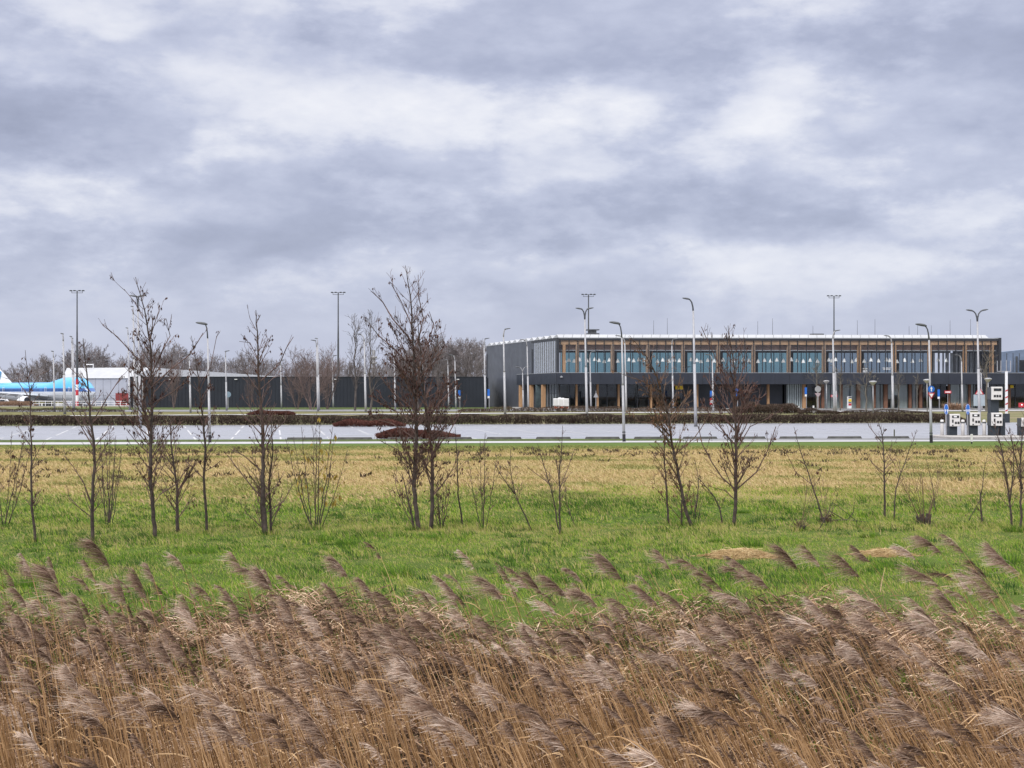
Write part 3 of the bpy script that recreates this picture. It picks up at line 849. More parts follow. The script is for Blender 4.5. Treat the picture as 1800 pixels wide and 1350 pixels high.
def rot_about(v, axis, a): return (Matrix.Rotation(a, 3, axis) @ v)
def grow(mb, leaves, p, d, L, r, lev, rn, prm):
    """a limb with its own side twigs, curving upwards"""
    n = max(3, int(L / prm.get('seg', .13)))
    pts = [p.copy()]; rad = [r]
    dd = d.normalized(); kids = []
    for i in range(n):
        w = Vector((rn.gauss(0, 1), rn.gauss(0, 1), rn.gauss(0, 1))) * prm.get('wig', .05)
        dd = (dd + w + Vector((0, 0, prm.get('up', .06)))).normalized()
        p = p + dd * (L / n)
        pts.append(p.copy()); rad.append(max(prm.get('rmin', .0032), r * (1 - (i + 1) / n * .75)))
        kids.append((p.copy(), dd.copy(), (i + 1) / n))
    mb.tube(pts, rad, 5 if r > .012 else 3, cap=False)
    if lev <= 0:
        for (q, dq, t) in kids:
            if rn.random() < prm['leaf'] * 1.3 and t > .2: leaves.append(q)
        return
    nk = max(2, int(L * prm.get('kid', 5.5) * 1.6 * rn.uniform(.8, 1.2)))
    for _ in range(nk):
        q, dq, t = kids[min(len(kids) - 1, int(len(kids) * rn.uniform(.15, 1)))]
        ax = dq.orthogonal().normalized(); ax = rot_about(ax, dq, rn.uniform(0, 6.28))
        nd = rot_about(dq, ax, R(rn.uniform(18, 40)))
        LL = L * (1.05 - t * .65) * rn.uniform(.35, .7)
        if LL > .06: grow(mb, leaves, q, nd, LL, max(.0034, r * .5), lev - 1, rn, prm)
    for (q, dq, t) in kids:
        if rn.random() < prm['leaf'] * .5 and t > .3: leaves.append(q)

def leaf_mesh(name, pts, m, rn, parent, size=.05, hang=.9):
    V = []; Q = []; TT = []
    for p in pts:
        for _ in range(rn.choice((1, 1, 2, 3))):
            L = size * rn.uniform(.6, 1.3); w = L * rn.uniform(.3, .5)
            a = rn.uniform(0, 6.28); q0 = p + Vector((rn.gauss(0, .015), rn.gauss(0, .015), 0))
            dn = Vector((rn.gauss(0, .3) - .1, rn.gauss(0, .3), -hang)).normalized()
            sd = Vector((math.cos(a), math.sin(a), rn.uniform(-.2, .2)))
            k = len(V)
            V += [q0, q0 + dn * L * .45 + sd * w * .5, q0 + dn * L, q0 + dn * L * .5 - sd * w * .5 + Vector((0, 0, .005))]
            Q.append((k, k + 1, k + 2, k + 3)); tt = rn.random(); TT += [tt] * 4
    if not V: return
    o = np_mesh(name, np.array([tuple(v) for v in V]), [np.array(Q)], m, parent, np.array(TT))
    return o

def sapling(label, trunks, prm, seed, name='sapling', cat='sapling', group='young bare trees on the green strip', manual=()):
    rn = random.Random(seed)
    bx, by = trunks[0][0][0]
    Y0 = gY(by); X0 = (bx - 900) * Y0 / F
    k = Y0 / F
    root = empty(name, (X0, Y0, 0), label, cat, group)
    tm = MB(); cm = MB(); leaves = []
    def loc(x, y, dy=0): return Vector(((x - bx) * k, dy, (by - y) * k))
    for (pts, r0) in trunks:
        dy0 = (gY(pts[0][1]) - Y0) if abs(pts[0][1] - by) < 40 else 0
        dys = [dy0]
        for i in range(1, len(pts)): dys.append(dys[-1] + rn.uniform(-.05, .05))
        raw = [loc(x, y, dd) for (x, y), dd in zip(pts, dys)]
        raw[0].z = -.03 if abs(pts[0][1] - by) < 40 else raw[0].z
        # resample with slight crookedness
        path = []
        for i in range(len(raw) - 1):
            m_ = max(2, int((raw[i + 1] - raw[i]).length / .12))
            for j in range(m_):
                path.append(raw[i].lerp(raw[i + 1], j / m_))
        path.append(raw[-1])
        for i in range(1, len(path) - 1):
            path[i] = (path[i - 1] + path[i] * 2 + path[i + 1]) / 4 + Vector((rn.gauss(0, .006), rn.gauss(0, .006), 0))
        n = len(path); r0m = r0 * k * .70
        rad = [max(.004, r0m * ((1 - i / n) ** .8 * .92 + .08) * (1.25 if i == 0 else 1)) for i in range(n)]
        tm = MB(); tm.tube(path, rad, 7); tm.build('trunk', M_bark, root, smooth=True)
        tot = sum((path[i + 1] - path[i]).length for i in range(n - 1))
        nb = int(tot * prm.get('nb', 9) * 1.5)
        for b_ in range(nb):
            t = prm.get('t0', .22) + (1 - prm.get('t0', .22)) * ((b_ + rn.random()) / nb)
            i = min(n - 2, int(t * (n - 1)))
            dq = (path[i + 1] - path[i]).normalized()
            az = rn.uniform(0, 6.28)
            side = Vector((math.cos(az), math.sin(az) * .8, 0))
            el = R(rn.uniform(*prm.get('ang', (28, 52))))
            nd = (dq * math.cos(el) + side * math.sin(el)).normalized()
            prof = (1 - t) ** prm.get('pw', .75) + .12
            if t < .4: prof *= prm.get('low', .62)
            L = prm['L'] * prof * rn.uniform(.55, 1.15)
            grow(cm, leaves, path[i], nd, L, max(.0045, min(.55 * rad[i], .006 + .010 * L)), prm.get('lev', 2) if L > .3 else 1, rn, prm)
    for (pts, r0, lf) in manual:      # limbs traced one by one
        p = [loc(x, y, rn.uniform(-.1, .1) * (i > 0)) for i, (x, y) in enumerate(pts)]
        n = len(p); rad = [max(.004, r0 * k * (1 - i / n * .7)) for i in range(n)]
        cm.tube(p, [max(.004, q_ * .55) for q_ in rad], 5)
        for i in range(1, n):
            L_ = (p[i] - p[i - 1]).length
            for _ in range(max(1, int(L_ * 7))):
                q = p[i - 1].lerp(p[i], rn.random()); dq = (p[i] - p[i - 1]).normalized()
                az = rn.uniform(0, 6.28)
                nd = (dq + Vector((math.cos(az), math.sin(az) * .7, .2)) * .7).normalized()
                grow(cm, leaves, q, nd, rn.uniform(.15, .5) * prm['L'] * .7, .006, 1, rn, dict(prm, leaf=lf))
    if cm.v: cm.build('branches', prm.get('twig', M_twig), root)
    leaf_mesh('withered_leaves', leaves, prm.get('leafm', TM_leaf), rn, root, prm.get('ls', .055))
    return root

TS = [
 ('tall twin-stemmed sapling with leafy twigs, its top highest on the left',
  [([(273, 948), (266, 850), (265, 760), (268, 680), (264, 600), (255, 545), (246, 515), (238, 487)], 5.5),
   ([(284, 936), (281, 860), (272, 800), (268, 740)], 5.0)],
  dict(L=1.10, nb=10, leaf=.28, t0=.14, up=.07, kid=6.5), 1,
  [([(264, 650), (235, 625), (205, 592), (180, 572)], 2.2, .1), ([(266, 660), (290, 610), (297, 590), (292, 560)], 2, .5),
   ([(266, 680), (300, 650), (330, 625), (350, 600), (358, 585)], 2.5, .3), ([(272, 800), (295, 765), (320, 740)], 2, .5),
   ([(266, 710), (300, 690), (322, 676)], 2, .8), ([(262, 600), (275, 560), (280, 540)], 1.6, .5), ([(252, 560), (236, 530), (217, 508)], 1.4, .1),
   ([(266, 770), (225, 735), (200, 700)], 2, .5), ([(280, 870), (310, 850), (330, 820)], 2, .2)]),
 ('tallest sapling, a dense twin-stemmed alder with dark hanging leaves left of the centre',
  [([(737, 933), (727, 860), (731, 780), (730, 700), (728, 640), (724, 570), (722, 520), (712, 466)], 6),
   ([(757, 932), (760, 860), (758, 790), (750, 740), (742, 660), (738, 600), (734, 560)], 5.5),
   ([(728, 932), (715, 870), (705, 830)], 3)],
  dict(L=1.30, nb=8, leaf=.26, t0=.16, up=.075, kid=7), 2,
  [([(724, 600), (690, 560), (672, 530), (653, 512)], 2.6, .06), ([(723, 570), (705, 530), (688, 500)], 2, .03), ([(735, 600), (744, 560), (736, 520), (735, 483)], 2, .05),
   ([(728, 650), (690, 610), (665, 590), (652, 572)], 2.4, .35), ([(740, 640), (755, 600), (762, 570), (755, 548)], 2, .3), ([(742, 660), (770, 630), (783, 604)], 2, .3),
   ([(728, 720), (690, 690), (664, 655)], 2.2, .6), ([(750, 740), (780, 700), (800, 680)], 2, .5), ([(728, 770), (690, 745), (650, 735)], 2, .7),
   ([(730, 740), (690, 720), (650, 700)], 2, .7), ([(730, 830), (700, 790), (670, 775)], 2, .4), ([(758, 800), (790, 760), (812, 720)], 2.4, .2)]),
 ('slender sapling with a pointed crown and drooping catkins between the lamp and the yellow-leaved shrub',
  [([(467, 940), (462, 850), (463, 780), (458, 700), (453, 620), (450, 545)], 6), ([(474, 938), (470, 850), (478, 780), (472, 730)], 3.5), ([(459, 938), (456, 870), (455, 830)], 4)],
  dict(L=.85, nb=9, leaf=.16, t0=.10, up=.07), 3,
  [([(453, 630), (438, 602), (420, 600)], 1.5, .5), ([(458, 670), (490, 640), (505, 612), (515, 592)], 2.2, .35), ([(455, 640), (465, 610), (472, 595)], 1.5, .4),
   ([(465, 880), (440, 850), (415, 820), (400, 800)], 2.6, 0), ([(470, 900), (500, 880), (515, 850)], 2, 0), ([(463, 830), (430, 800), (405, 790)], 2, .05),
   ([(462, 800), (480, 760), (500, 740)], 2, .1), ([(450, 580), (440, 560)], 1, 0)]),
 ('sapling with a crooked trunk and wide fork below the plane and white roof',
  [([(163, 953), (162, 890), (166, 850), (169, 800), (165, 760), (162, 700), (156, 640), (150, 595)], 5)],
  dict(L=.75, nb=8, leaf=.14, t0=.16, up=.08), 4,
  [([(162, 910), (140, 890), (120, 870)], 1.8, 0), ([(163, 890), (150, 850), (130, 820), (115, 800)], 2, .05), ([(166, 790), (140, 750), (110, 700)], 2.2, .2),
   ([(164, 740), (190, 700), (215, 660)], 2, .25), ([(163, 900), (178, 880)], 1.6, 0), ([(160, 690), (135, 660), (115, 640)], 1.6, .3)]),
 ('thin leaning sapling in front of the tail of the parked aircraft',
  [([(62, 953), (55, 880), (53, 800), (52, 730), (48, 680), (42, 650), (38, 615)], 3.6)],
  dict(L=.55, nb=8, leaf=.42, t0=.20, up=.05), 5, [([(58, 900), (72, 870)], 1.4, 0), ([(52, 700), (30, 670), (10, 665)], 1.5, .5), ([(50, 690), (70, 660), (85, 650)], 1.4, .4)]),
 ('slim sapling with a thickened base to the right of the tall twin-stemmed one',
  [([(364, 937), (361, 880), (357, 840), (360, 790), (357, 740), (352, 690), (345, 640), (336, 590)], 3.8)],
  dict(L=.62, nb=8, leaf=.42, t0=.30, up=.06), 6, [([(357, 840), (335, 820), (320, 805)], 1.6, .3), ([(357, 830), (375, 820), (388, 810)], 1.5, .6), ([(350, 690), (372, 640), (380, 590)], 1.6, .2)]),
 ('sapling with a bare lower trunk, second of the thin ones right of the tallest tree',
  [([(815, 926), (806, 880), (805, 830), (803, 790), (800, 750)], 2.4)], dict(L=.35, nb=6, leaf=.16, t0=.45), 7, []),
 ('leaning thin sapling with a small fan of twigs at its top',
  [([(935, 932), (918, 895), (905, 868), (897, 835), (898, 790)], 2.0), ([(905, 868), (880, 835), (868, 810)], 1.6)], dict(L=.42, nb=9, leaf=.04, t0=.4), 8, []),
 ('forked sapling with spreading twigs nearest the centre of the green strip',
  [([(984, 940), (984, 880), (984, 830), (988, 780), (989, 748)], 2.8), ([(983, 938), (972, 870), (960, 830), (945, 780)], 2.2)],
  dict(L=.5, nb=9, leaf=.03, t0=.3, up=.08), 9, [([(984, 860), (1000, 820), (1010, 790)], 1.4, 0), ([(966, 850), (945, 835), (928, 822)], 1.4, .2)]),
 ('short leaning stick-like sapling right of the forked central one',
  [([(1013, 926), (1002, 905), (994, 880), (992, 850)], 1.5)], dict(L=.22, nb=7, leaf=.02, t0=.2), 10, []),
 ('thin straight sapling standing left of the bent brown-leaved tree',
  [([(1176, 921), (1172, 870), (1168, 820), (1168, 770), (1163, 720)], 3)], dict(L=.62, nb=8, leaf=.16, t0=.35), 11, []),
 ('bent brown-leaved sapling whose top arches left over the terminal canopy',
  [([(1217, 926), (1200, 880), (1192, 830), (1180, 780), (1176, 730), (1162, 690), (1150, 650), (1128, 615), (1106, 590)], 4.6),
   ([(1201, 924), (1200, 880)], 3)],
  dict(L=1.0, nb=12, leaf=.34, t0=.14, up=.05, leafm=TM_leafb, twig=M_twigb, kid=6.5), 12,
  [([(1180, 780), (1150, 745), (1115, 740)], 2, .6), ([(1176, 740), (1205, 700), (1195, 660)], 2, .4), ([(1186, 800), (1220, 770), (1240, 740)], 2, .3),
   ([(1160, 690), (1130, 670), (1100, 660)], 1.6, .2), ([(1172, 720), (1190, 690), (1197, 655)], 1.6, .3), ([(1192, 840), (1165, 800), (1140, 780)], 2, .3)]),
 ('small crooked sapling between the brown-leaved tree and the broad forked tree',
  [([(1270, 922), (1266, 895), (1255, 870), (1240, 855), (1228, 840)], 2.2), ([(1266, 895), (1272, 860), (1262, 820)], 1.8)], dict(L=.45, nb=9, leaf=.08, t0=.25), 13, []),
 ('broad spreading sapling with upswept forks in front of the terminal',
  [([(1290, 924), (1293, 880), (1293, 830), (1295, 770), (1290, 720), (1292, 660), (1284, 600), (1280, 572)], 5)],
  dict(L=1.15, nb=12, leaf=.26, t0=.18, up=.085, kid=6), 14,
  [([(1293, 860), (1270, 840), (1250, 810), (1235, 780), (1228, 750)], 2.6, .2), ([(1293, 862), (1330, 830), (1350, 790), (1365, 750)], 2.6, .25),
   ([(1292, 700), (1270, 650), (1250, 610), (1233, 574)], 2.2, .05), ([(1293, 880), (1275, 862), (1258, 858)], 1.6, .1), ([(1295, 790), (1320, 750), (1350, 735)], 2, .5),
   ([(1293, 740), (1260, 700), (1240, 660)], 2, .15), ([(1294, 690), (1310, 640), (1300, 610)], 1.6, .1)]),
 ('arching sapling with a few round dark leaves rising from a brushwood clump',
  [([(1447, 918), (1438, 880), (1425, 845), (1412, 805), (1400, 770), (1396, 750)], 2.2), ([(1412, 930), (1424, 900), (1440, 868)], 1.4)],
  dict(L=.36, nb=5, leaf=.22, t0=.4, ls=.075, up=.0), 15, [([(1425, 850), (1400, 830), (1385, 800), (1372, 790)], 1.2, .7)]),
 ('straight sapling with sparse leaves, left of a pair on the right',
  [([(1556, 912), (1554, 850), (1553, 790), (1550, 755), (1538, 730)], 3)], dict(L=.6, nb=7, leaf=.20, t0=.35), 16, [([(1553, 830), (1535, 815), (1525, 800)], 1.4, .05), ([(1552, 780), (1530, 750), (1522, 735)], 1.4, .3)]),
 ('curving slim sapling, right one of a pair on the right',
  [([(1571, 915), (1575, 860), (1584, 830), (1598, 800), (1608, 770), (1614, 755)], 2)], dict(L=.4, nb=7, leaf=.06, t0=.35), 17, []),
 ('short stubby sapling with thin upright shoots left of the right-edge cluster',
  [([(1727, 922), (1724, 890), (1722, 862)], 3.2), ([(1724, 900), (1716, 860), (1705, 820)], 1.4), ([(1727, 915), (1745, 890), (1762, 870)], 1.3), ([(1724, 870), (1730, 830), (1735, 800)], 1.2)],
  dict(L=.3, nb=7, leaf=.02, t0=.1), 18, []),
 ('dark bushy sapling in the cluster at the right edge, left stem',
  [([(1782, 930), (1775, 880), (1770, 830), (1760, 780), (1745, 740)], 3), ([(1775, 880), (1785, 820), (1780, 770)], 2)], dict(L=.6, nb=11, leaf=.03, t0=.2, up=.09), 19, []),
 ('dark bushy sapling in the cluster at the right edge, outer stem',
  [([(1794, 932), (1797, 870), (1795, 820), (1800, 760), (1806, 720)], 3.2), ([(1797, 860), (1785, 800), (1775, 750)], 2)], dict(L=.6, nb=11, leaf=.05, t0=.25, up=.09), 20, []),
]
for (lb, tr, pr, sd, man) in TS: sapling(lb, tr, pr, sd, manual=man)

def shrub(label, bx, by, spread, top, nst, prm, seed, extra=(), name='shrub', group='multi-stemmed shrubs on the green strip'):
    rn = random.Random(seed); tr = []
    for i in range(nst):
        f = (i + .5) / nst * 2 - 1 + rn.uniform(-.15, .15)
        x0 = bx + f * spread * .16; x1 = bx + f * spread * .6; x2 = bx + f * spread
        tp = top + abs(f) * (by - top) * .25 + rn.uniform(0, 25)
        tr.append(([(x0, by + rn.uniform(-4, 0)), (x1, by - (by - tp) * .45), (x2, tp)], rn.uniform(.9, 1.7)))
    return sapling(label, tr, prm, seed, name, 'shrub', group, extra)
shrub('many-stemmed bare shrub between the crooked fork and the tall twin-stemmed sapling', 196, 926, 34, 745, 9, dict(L=.35, nb=4, leaf=.08, t0=.3, low=.5), 40)
shrub('many-stemmed shrub with a few yellow leaves at its top', 556, 930, 58, 715, 9, dict(L=.42, nb=5, leaf=.10, t0=.25, leafm=TM_leafy, ls=.11), 41)
shrub('dense bare shrub cut by the left edge of the picture', 8, 926, 52, 725, 9, dict(L=.4, nb=6, leaf=.14, t0=.3), 42)
shrub('slender shrub of four upright stems right of the tallest tree', 850, 932, 30, 745, 4, dict(L=.42, nb=7, leaf=.16, t0=.25, up=.09), 43)
shrub('low brown leafy shrub at the right foot of the tallest tree', 776, 930, 26, 815, 6, dict(L=.36, nb=8, leaf=.22, t0=.25, low=.6), 44)
shrub('thin twiggy shrub at the foot of the brown-leaved bent sapling', 1222, 915, 12, 850, 4, dict(L=.25, nb=7, leaf=.15, t0=.2, leafm=TM_leafb), 45)
# coppiced stumps
for (bx, by, w, hh, top, ns, lb, sd) in ((1624, 924, 13, 20, 800, 15, 'coppiced stump with a fan of thin upright shoots, largest of its kind', 50),
                                       (1452, 922, 10, 12, 850, 6, 'low twiggy stump at the foot of the arching sapling', 51),
                                       (1405, 932, 14, 9, 830, 5, 'flat brushwood clump with few shoots left of the arching sapling', 52)):
    rn = random.Random(sd); Y0 = gY(by); k = Y0 / F
    root = empty('coppice_stump', ((bx - 900) * k, Y0, 0), lb, 'stump', 'coppiced stumps on the green strip')
    q = MB()
    for j in range(9):
        a = rn.uniform(0, 6.28); r = w * k * .7 * math.sqrt(rn.random())
        x, y = r * math.cos(a), r * math.sin(a)
        q.tube([(x, y, -.02), (x * 1.1, y, hh * k * .6), (x * 1.25 + rn.uniform(-.02, .02), y, hh * k * rn.uniform(.7, 1.1))], [.035, .03, .022], 6)
    q.build('stump', M_bark, root)
    q = MB(); lv = []
    for j in range(ns):
        f = rn.uniform(-1, 1); x = f * w * k * .6; L = (by - top) * k * rn.uniform(.4, 1)
        grow(q, lv, Vector((x, rn.uniform(-.05, .05), hh * k * .5)), Vector((f * .45, rn.uniform(-.3, .3), 1)), L, .006, 1, rn, dict(leaf=.0, up=.03, kid=2.2))
    for j in range(60):
        a = rn.uniform(0, 6.28)
        grow(q, lv, Vector((rn.uniform(-.5, .5) * w * k, rn.uniform(-.5, .5) * w * k, .03)), Vector((math.cos(a), math.sin(a), rn.uniform(.2, 1.6))), rn.uniform(.1, .25), .004, 0, rn, dict(leaf=0))
    q.build('shoots', M_twigb, root)
# fallen branch
rn = random.Random(3); q = MB()
Y0 = gY(918)
def fp(x, y, d=0): return at(x, y, Y0 + d) - Vector((at(1495, 918, Y0).x, Y0, 0))
q.tube([fp(1462, 915), (fp(1490, 914)), fp(1515, 917), fp(1536, 919)], [.022, .02, .014, .007], 6)
q.tube([fp(1490, 914), fp(1500, 900), fp(1502, 882)], [.01, .008, .004], 5)
q.tube([fp(1485, 914), fp(1462, 900), fp(1435, 893)], [.01, .008, .004], 5)
q.tube([fp(1505, 915), fp(1490, 903), fp(1468, 886), fp(1462, 882)], [.008, .006, .005, .003], 5)
tag(q.build('fallen_branch', M_bark, None, (at(1495, 918, Y0).x, Y0, 0)), 'dark bare branch lying on the grass between the stumps', 'branch')
# ------------------------------------------------------------------ hedges and low planting
TM_hedge = tint_mat('hedge_twigs', [(0, (0.022, 0.016, 0.014)), (.5, (0.068, 0.048, 0.038)), (.85, (0.125, 0.09, 0.072)), (1, (0.22, 0.165, 0.13))], trans=.05)
TM_redbed = tint_mat('red_twigs', [(0, (0.035, 0.014, 0.012)), (.5, (0.10, 0.040, 0.032)), (1, (0.17, 0.075, 0.06))], trans=.05)
def hedge(name, a, b_, width, hgt, n, m, label, cat, group=None, clump=2.2, seed=1, tw=.022, gap=.55, ragged=.08, tshift=0.0, fw=.10):
    rr = np.random.RandomState(seed)
    a = Vector(a); b_ = Vector(b_); d = b_ - a; Ln = d.length; d.normalize(); nn = Vector((-d.y, d.x))
    # each bush fans out from its own foot: bare gaps show between the feet
    nb = max(1, int(Ln / clump)); cen = (np.arange(nb) + .5) / nb * Ln + rr.randn(nb) * .05 * clump
    i = rr.randint(0, nb, n)
    foot = cen[i] + (rr.rand(n) * 2 - 1) * clump * fw
    t0 = rr.rand(n) ** .9                                   # height fraction where this twig starts
    spread = (rr.rand(n) * 2 - 1) * clump * max(.0, .62 - fw)
    s0 = foot + spread * t0 ** gap
    w0 = (rr.rand(n) * 2 - 1) * width / 2 * (.35 + .65 * np.minimum(1, t0 * 1.6))
    top = hgt * np.clip(np.minimum(s0 + .2, Ln - s0 + .2) / 1.3, .25, 1) ** .6 * (1 + ragged * (vnoise(s0 * .8, s0 * 0, seed + 3) - .5) * 2)
    z0 = t0 * top * .94
    L = hgt * (.16 + .2 * rr.rand(n))
    dirs = np.stack([spread / clump * 1.2 + rr.randn(n) * .45, rr.randn(n) * .45, .75 + .3 * rr.rand(n)], 1)
    dirs /= np.linalg.norm(dirs, axis=1)[:, None]
    Ls = np.minimum(L, np.maximum(.04, (top * (1 + .05 * rr.rand(n)) - z0) / np.maximum(.2, dirs[:, 2])))
    P0 = np.stack([s0, w0, z0], 1)
    u = np.linspace(0, 1, 3)[None, :, None]
    Pl = P0[:, None, :] + dirs[:, None, :] * (Ls[:, None, None] * u)
    side = np.cross(dirs, rr.randn(n, 3)); side /= np.linalg.norm(side, axis=1)[:, None]
    v, q = ribbon(Pl, np.full((n, 3), tw) * np.array([1, .9, .4]) * (.6 + .8 * rr.rand(n))[:, None], side)
    W = np.array([[d.x, d.y, 0], [nn.x, nn.y, 0], [0, 0, 1]])
    tt = np.repeat(np.clip(.42 + .22 * rr.randn(n) + tshift + .18 * (vnoise(s0 * .5, w0, seed) - .5), 0, 1), 6)
    o = np_mesh(name, v @ W, [q], m, tint=tt); o.location = (a.x, a.y, gz(a.x, a.y))
    return tag(o, label, cat, group)
def hx(f, x, dz=0.0): return (x, f(x), dz)
h_line = Lx(107.2, 115.8)
hedge('long_hedge', hx(h_line, -46), hx(h_line, 37.2), 1.0, .76, 80000, TM_hedge, 'long clipped leafless brown hedge along the far edge of the car park', 'hedge', 'hedges', 1.25, 5, .026, gap=.35, ragged=.10, fw=.5)
# shrub beds inside and behind the car park
for (x0, x1, py, hh, wd, n, mm, lb, sd, sh) in (
    (664, 806, 771, .52, 2.2, 7000, TM_redbed, 'low reddish shrub bed at the front of the car park below the tallest tree', 21, 0),
    (588, 712, 750, .50, 2.2, 6000, TM_redbed, 'low reddish shrub bed at the back of the car park, just before the long hedge', 22, 0),
    (436, 518, 730, .62, 2.5, 5000, TM_redbed, 'reddish shrub bed behind the long hedge left of the centre', 23, 0),
    (805, 1285, 724.5, .62, 4.0, 15000, TM_hedge, 'thin brown planting in front of the left part of the terminal', 24, .12),
    (1285, 1405, 727, 1.1, 4.0, 9000, TM_hedge, 'thicker brown hedge behind the long one near the grey recessed wall', 25, .08),
    (1405, 1475, 728, .6, 2.0, 3500, TM_hedge, 'short ragged hedge by the round sign in front of the terminal', 26, 0),
    (1475, 1640, 727.5, .45, 1.6, 5000, TM_hedge, 'low patchy hedge between the info totem and the right lamps', 27, -.05),
    (-60, 215, 724, .45, 3.0, 7000, TM_hedge, 'dark low scrub strip in front of the aircraft apron', 28, 0)):
    a_ = gp(x0, py); b2 = gp(x1, py)
    hedge('shrub_bed', (a_.x, a_.y, 0), (b2.x, b2.y, 0), wd, hh, n, mm, lb, 'shrub bed', 'shrub beds around the car park', .8, sd, .035, gap=.8, ragged=.35, tshift=sh, fw=.6)
# brown reed bank by the apron
a_ = gp(-80, 713.5); b2 = gp(60, 713.5)
hedge('reed_bank', (a_.x, a_.y, 0), (b2.x, b2.y, 0), 6, 1.0, 9000, tint_mat('tan_reeds', [(0, (0.16, 0.10, 0.07)), (1, (0.36, 0.24, 0.17))]), 'pale tan bank of reeds below the wing of the aircraft', 'reeds', None, 1.2, 29, .06, gap=1, ragged=.3, fw=.6)

# ------------------------------------------------------------------ terminal
A0 = 216.0
O = Vector(((982 - 900) * A0 / F, A0, 0))
e1 = Vector((math.cos(R(2.0)), math.sin(R(2.0)), 0)); e2 = Vector((-11.7, 40.0, 0)).normalized()
def TF(p): return e1 * p.x + e2 * p.y + Vector((0, 0, p.z))
def aof(px, b=0.0):
    """coordinate along the front whose picture column is px"""
    lo, hi = -60.0, 120.0
    for _ in range(40):
        m_ = (lo + hi) / 2; w = O + TF(Vector((m_, b, 0)))
        if 900 + w.x * F / w.y < px: lo = m_
        else: hi = m_
    return lo
def zof(py, Y=A0 + 1.2): return HC - (py - HY) * Y / F
term = empty('terminal_building', O, 'two-storey terminal with a glazed wood-framed upper floor over a dark canopy band', 'terminal')
AR = aof(1755)                       # right end of the upper floor
Z_T, Z_C1, Z_C0 = zof(594), zof(655.5), zof(675.5)
ZR = Z_T - 0.42
M_dark = mat('dark_cladding', (0.040, 0.046, 0.064), 0.42, 0.10, .35, spec=0.5, stretch=(1, 1, .1))
M_band = mat('band_cladding', (0.026, 0.031, 0.046), 0.5, 0.12, .5)
M_wallg = mat('grey_cladding', (0.075, 0.083, 0.105), 0.45, 0.08, .3)
M_roofw = mat('white_roof', (0.38, 0.39, 0.42), 0.5, 0.06, .3)
M_curt = mat('grey_curtain', (0.62, 0.64, 0.64), 0.8, 0.12, .7, stretch=(3, 3, .2))
M_int = mat('dark_interior', (0.035, 0.038, 0.042), 0.8, 0.3, .6)
M_floor = mat('interior_floor', (0.16, 0.15, 0.14), 0.5, 0.1)
M_steel = mat('steel_edge', (0.42, 0.43, 0.46), 0.4, 0.05, metal=.5)
G_front = glass_mat('front_glass', (0.965, 0.975, 0.98), 1.45)
G_back = glass_mat('teal_glass', (0.45, 0.60, 0.62), 1.2)
G_low = glass_mat('dark_glass', (0.86, 0.89, 0.90), 1.5)
def T(): return MB(TF)
# slabs, roof, walls
q = T(); q.box(.05, AR - .05, .5, 12.2, Z_C0 + .3, Z_C1 - .12); q.build('floor_slab', M_floor, term)
q = T(); q.box(-.02, AR, -.16, 14.0, ZR, Z_T); q.build('roof_edge', M_frame, term)
q = T(); q.box(-.04, AR + .02, -.20, -.162, Z_T - .10, Z_T - .02); q.build('roof_trim', M_steel, term)
# sawtooth roof lights, white slopes rising to the back
q = T(); nsh = 13
for i in range(nsh):
    b0 = .0 + i * 3.2
    q.add([(0.0, b0, Z_T + .02), (AR - 1.5, b0, Z_T + .02), (AR - 1.5, b0 + 3.0, Z_T + .02), (0.0, b0 + 3.0, Z_T + .02), (0.0, b0 + .9, Z_T + .52), (AR - 1.5, b0 + .9, Z_T + .52)],
          [(0, 1, 5, 4), (4, 5, 2, 3), (0, 4, 3), (1, 2, 5)])
q.build('sawtooth_roof', M_roofw, term)
q = T()
for k in range(50):
    a = 1.34 * (k + .5)
    if a < AR - 2: q.add([(a, -.01, Z_T + .025), (a + .05, -.01, Z_T + .025), (a + .47, .9, Z_T + .535), (a + .42, .9, Z_T + .535)], [(0, 1, 2, 3)])
q.build('roof_seams', M_galvd, term)
# left wall: dark cladding far part
q = T(); q.box(0.0, .3, 12.6, 41.7, 0, Z_T - .05); q.build('side_wall', M_wallg, term)
q = T(); q.box(-.06, .4, 12.5, 41.8, Z_T - .05, Z_T + .06); q.build('side_wall_cap', M_steel, term)
q = T()
for b0 in (13.4, 41.0): q.box(-.14, -.005, b0, b0 + .14, .2, Z_T - 1.4)
q.build('downpipes', M_frame, term)
q = T(); q.box(10, AR, 38, 41.5, 0, Z_T - 1.0)
# back block beyond the glazed hall stays low so daylight comes through the hall
q = T(); q.box(.31, AR, 14.0, 38, 0, Z_C1 - .3); q.build('rear_wing', M_band, term)
q = T(); q.box(AR + .4, AR + 40, 3.0, 30, 0, Z_C0 - .1); q.build('ground_floor_wing', M_int, term)
# side: glass with vertical fins
q = T(); q.box(.02, .05, .05, 12.5, Z_C1 - .2, ZR); q.build('side_glass', mat('silver_glass', (.62, .65, .70), .18, .05, .5, metal=.75), term)
for k in range(11):
    q = T(); b0 = .35 + k * 1.12; q.box(-.09, .015, b0, b0 + .10, Z_C1 - .1, ZR); q.build('side_fin', mat('fin_grey', (.16, .17, .19), .5, .1), term)
# corner + right end
q = T(); q.box(-.36, -.02, -.36, .12, Z_C1 - .2, Z_T - .12); q.build('corner_post', M_frame, term)
q = T(); q.box(AR - .1, AR + .25, -.36, 12.0, Z_C1 - .2, Z_T + .05); q.build('end_wall', M_frame, term)
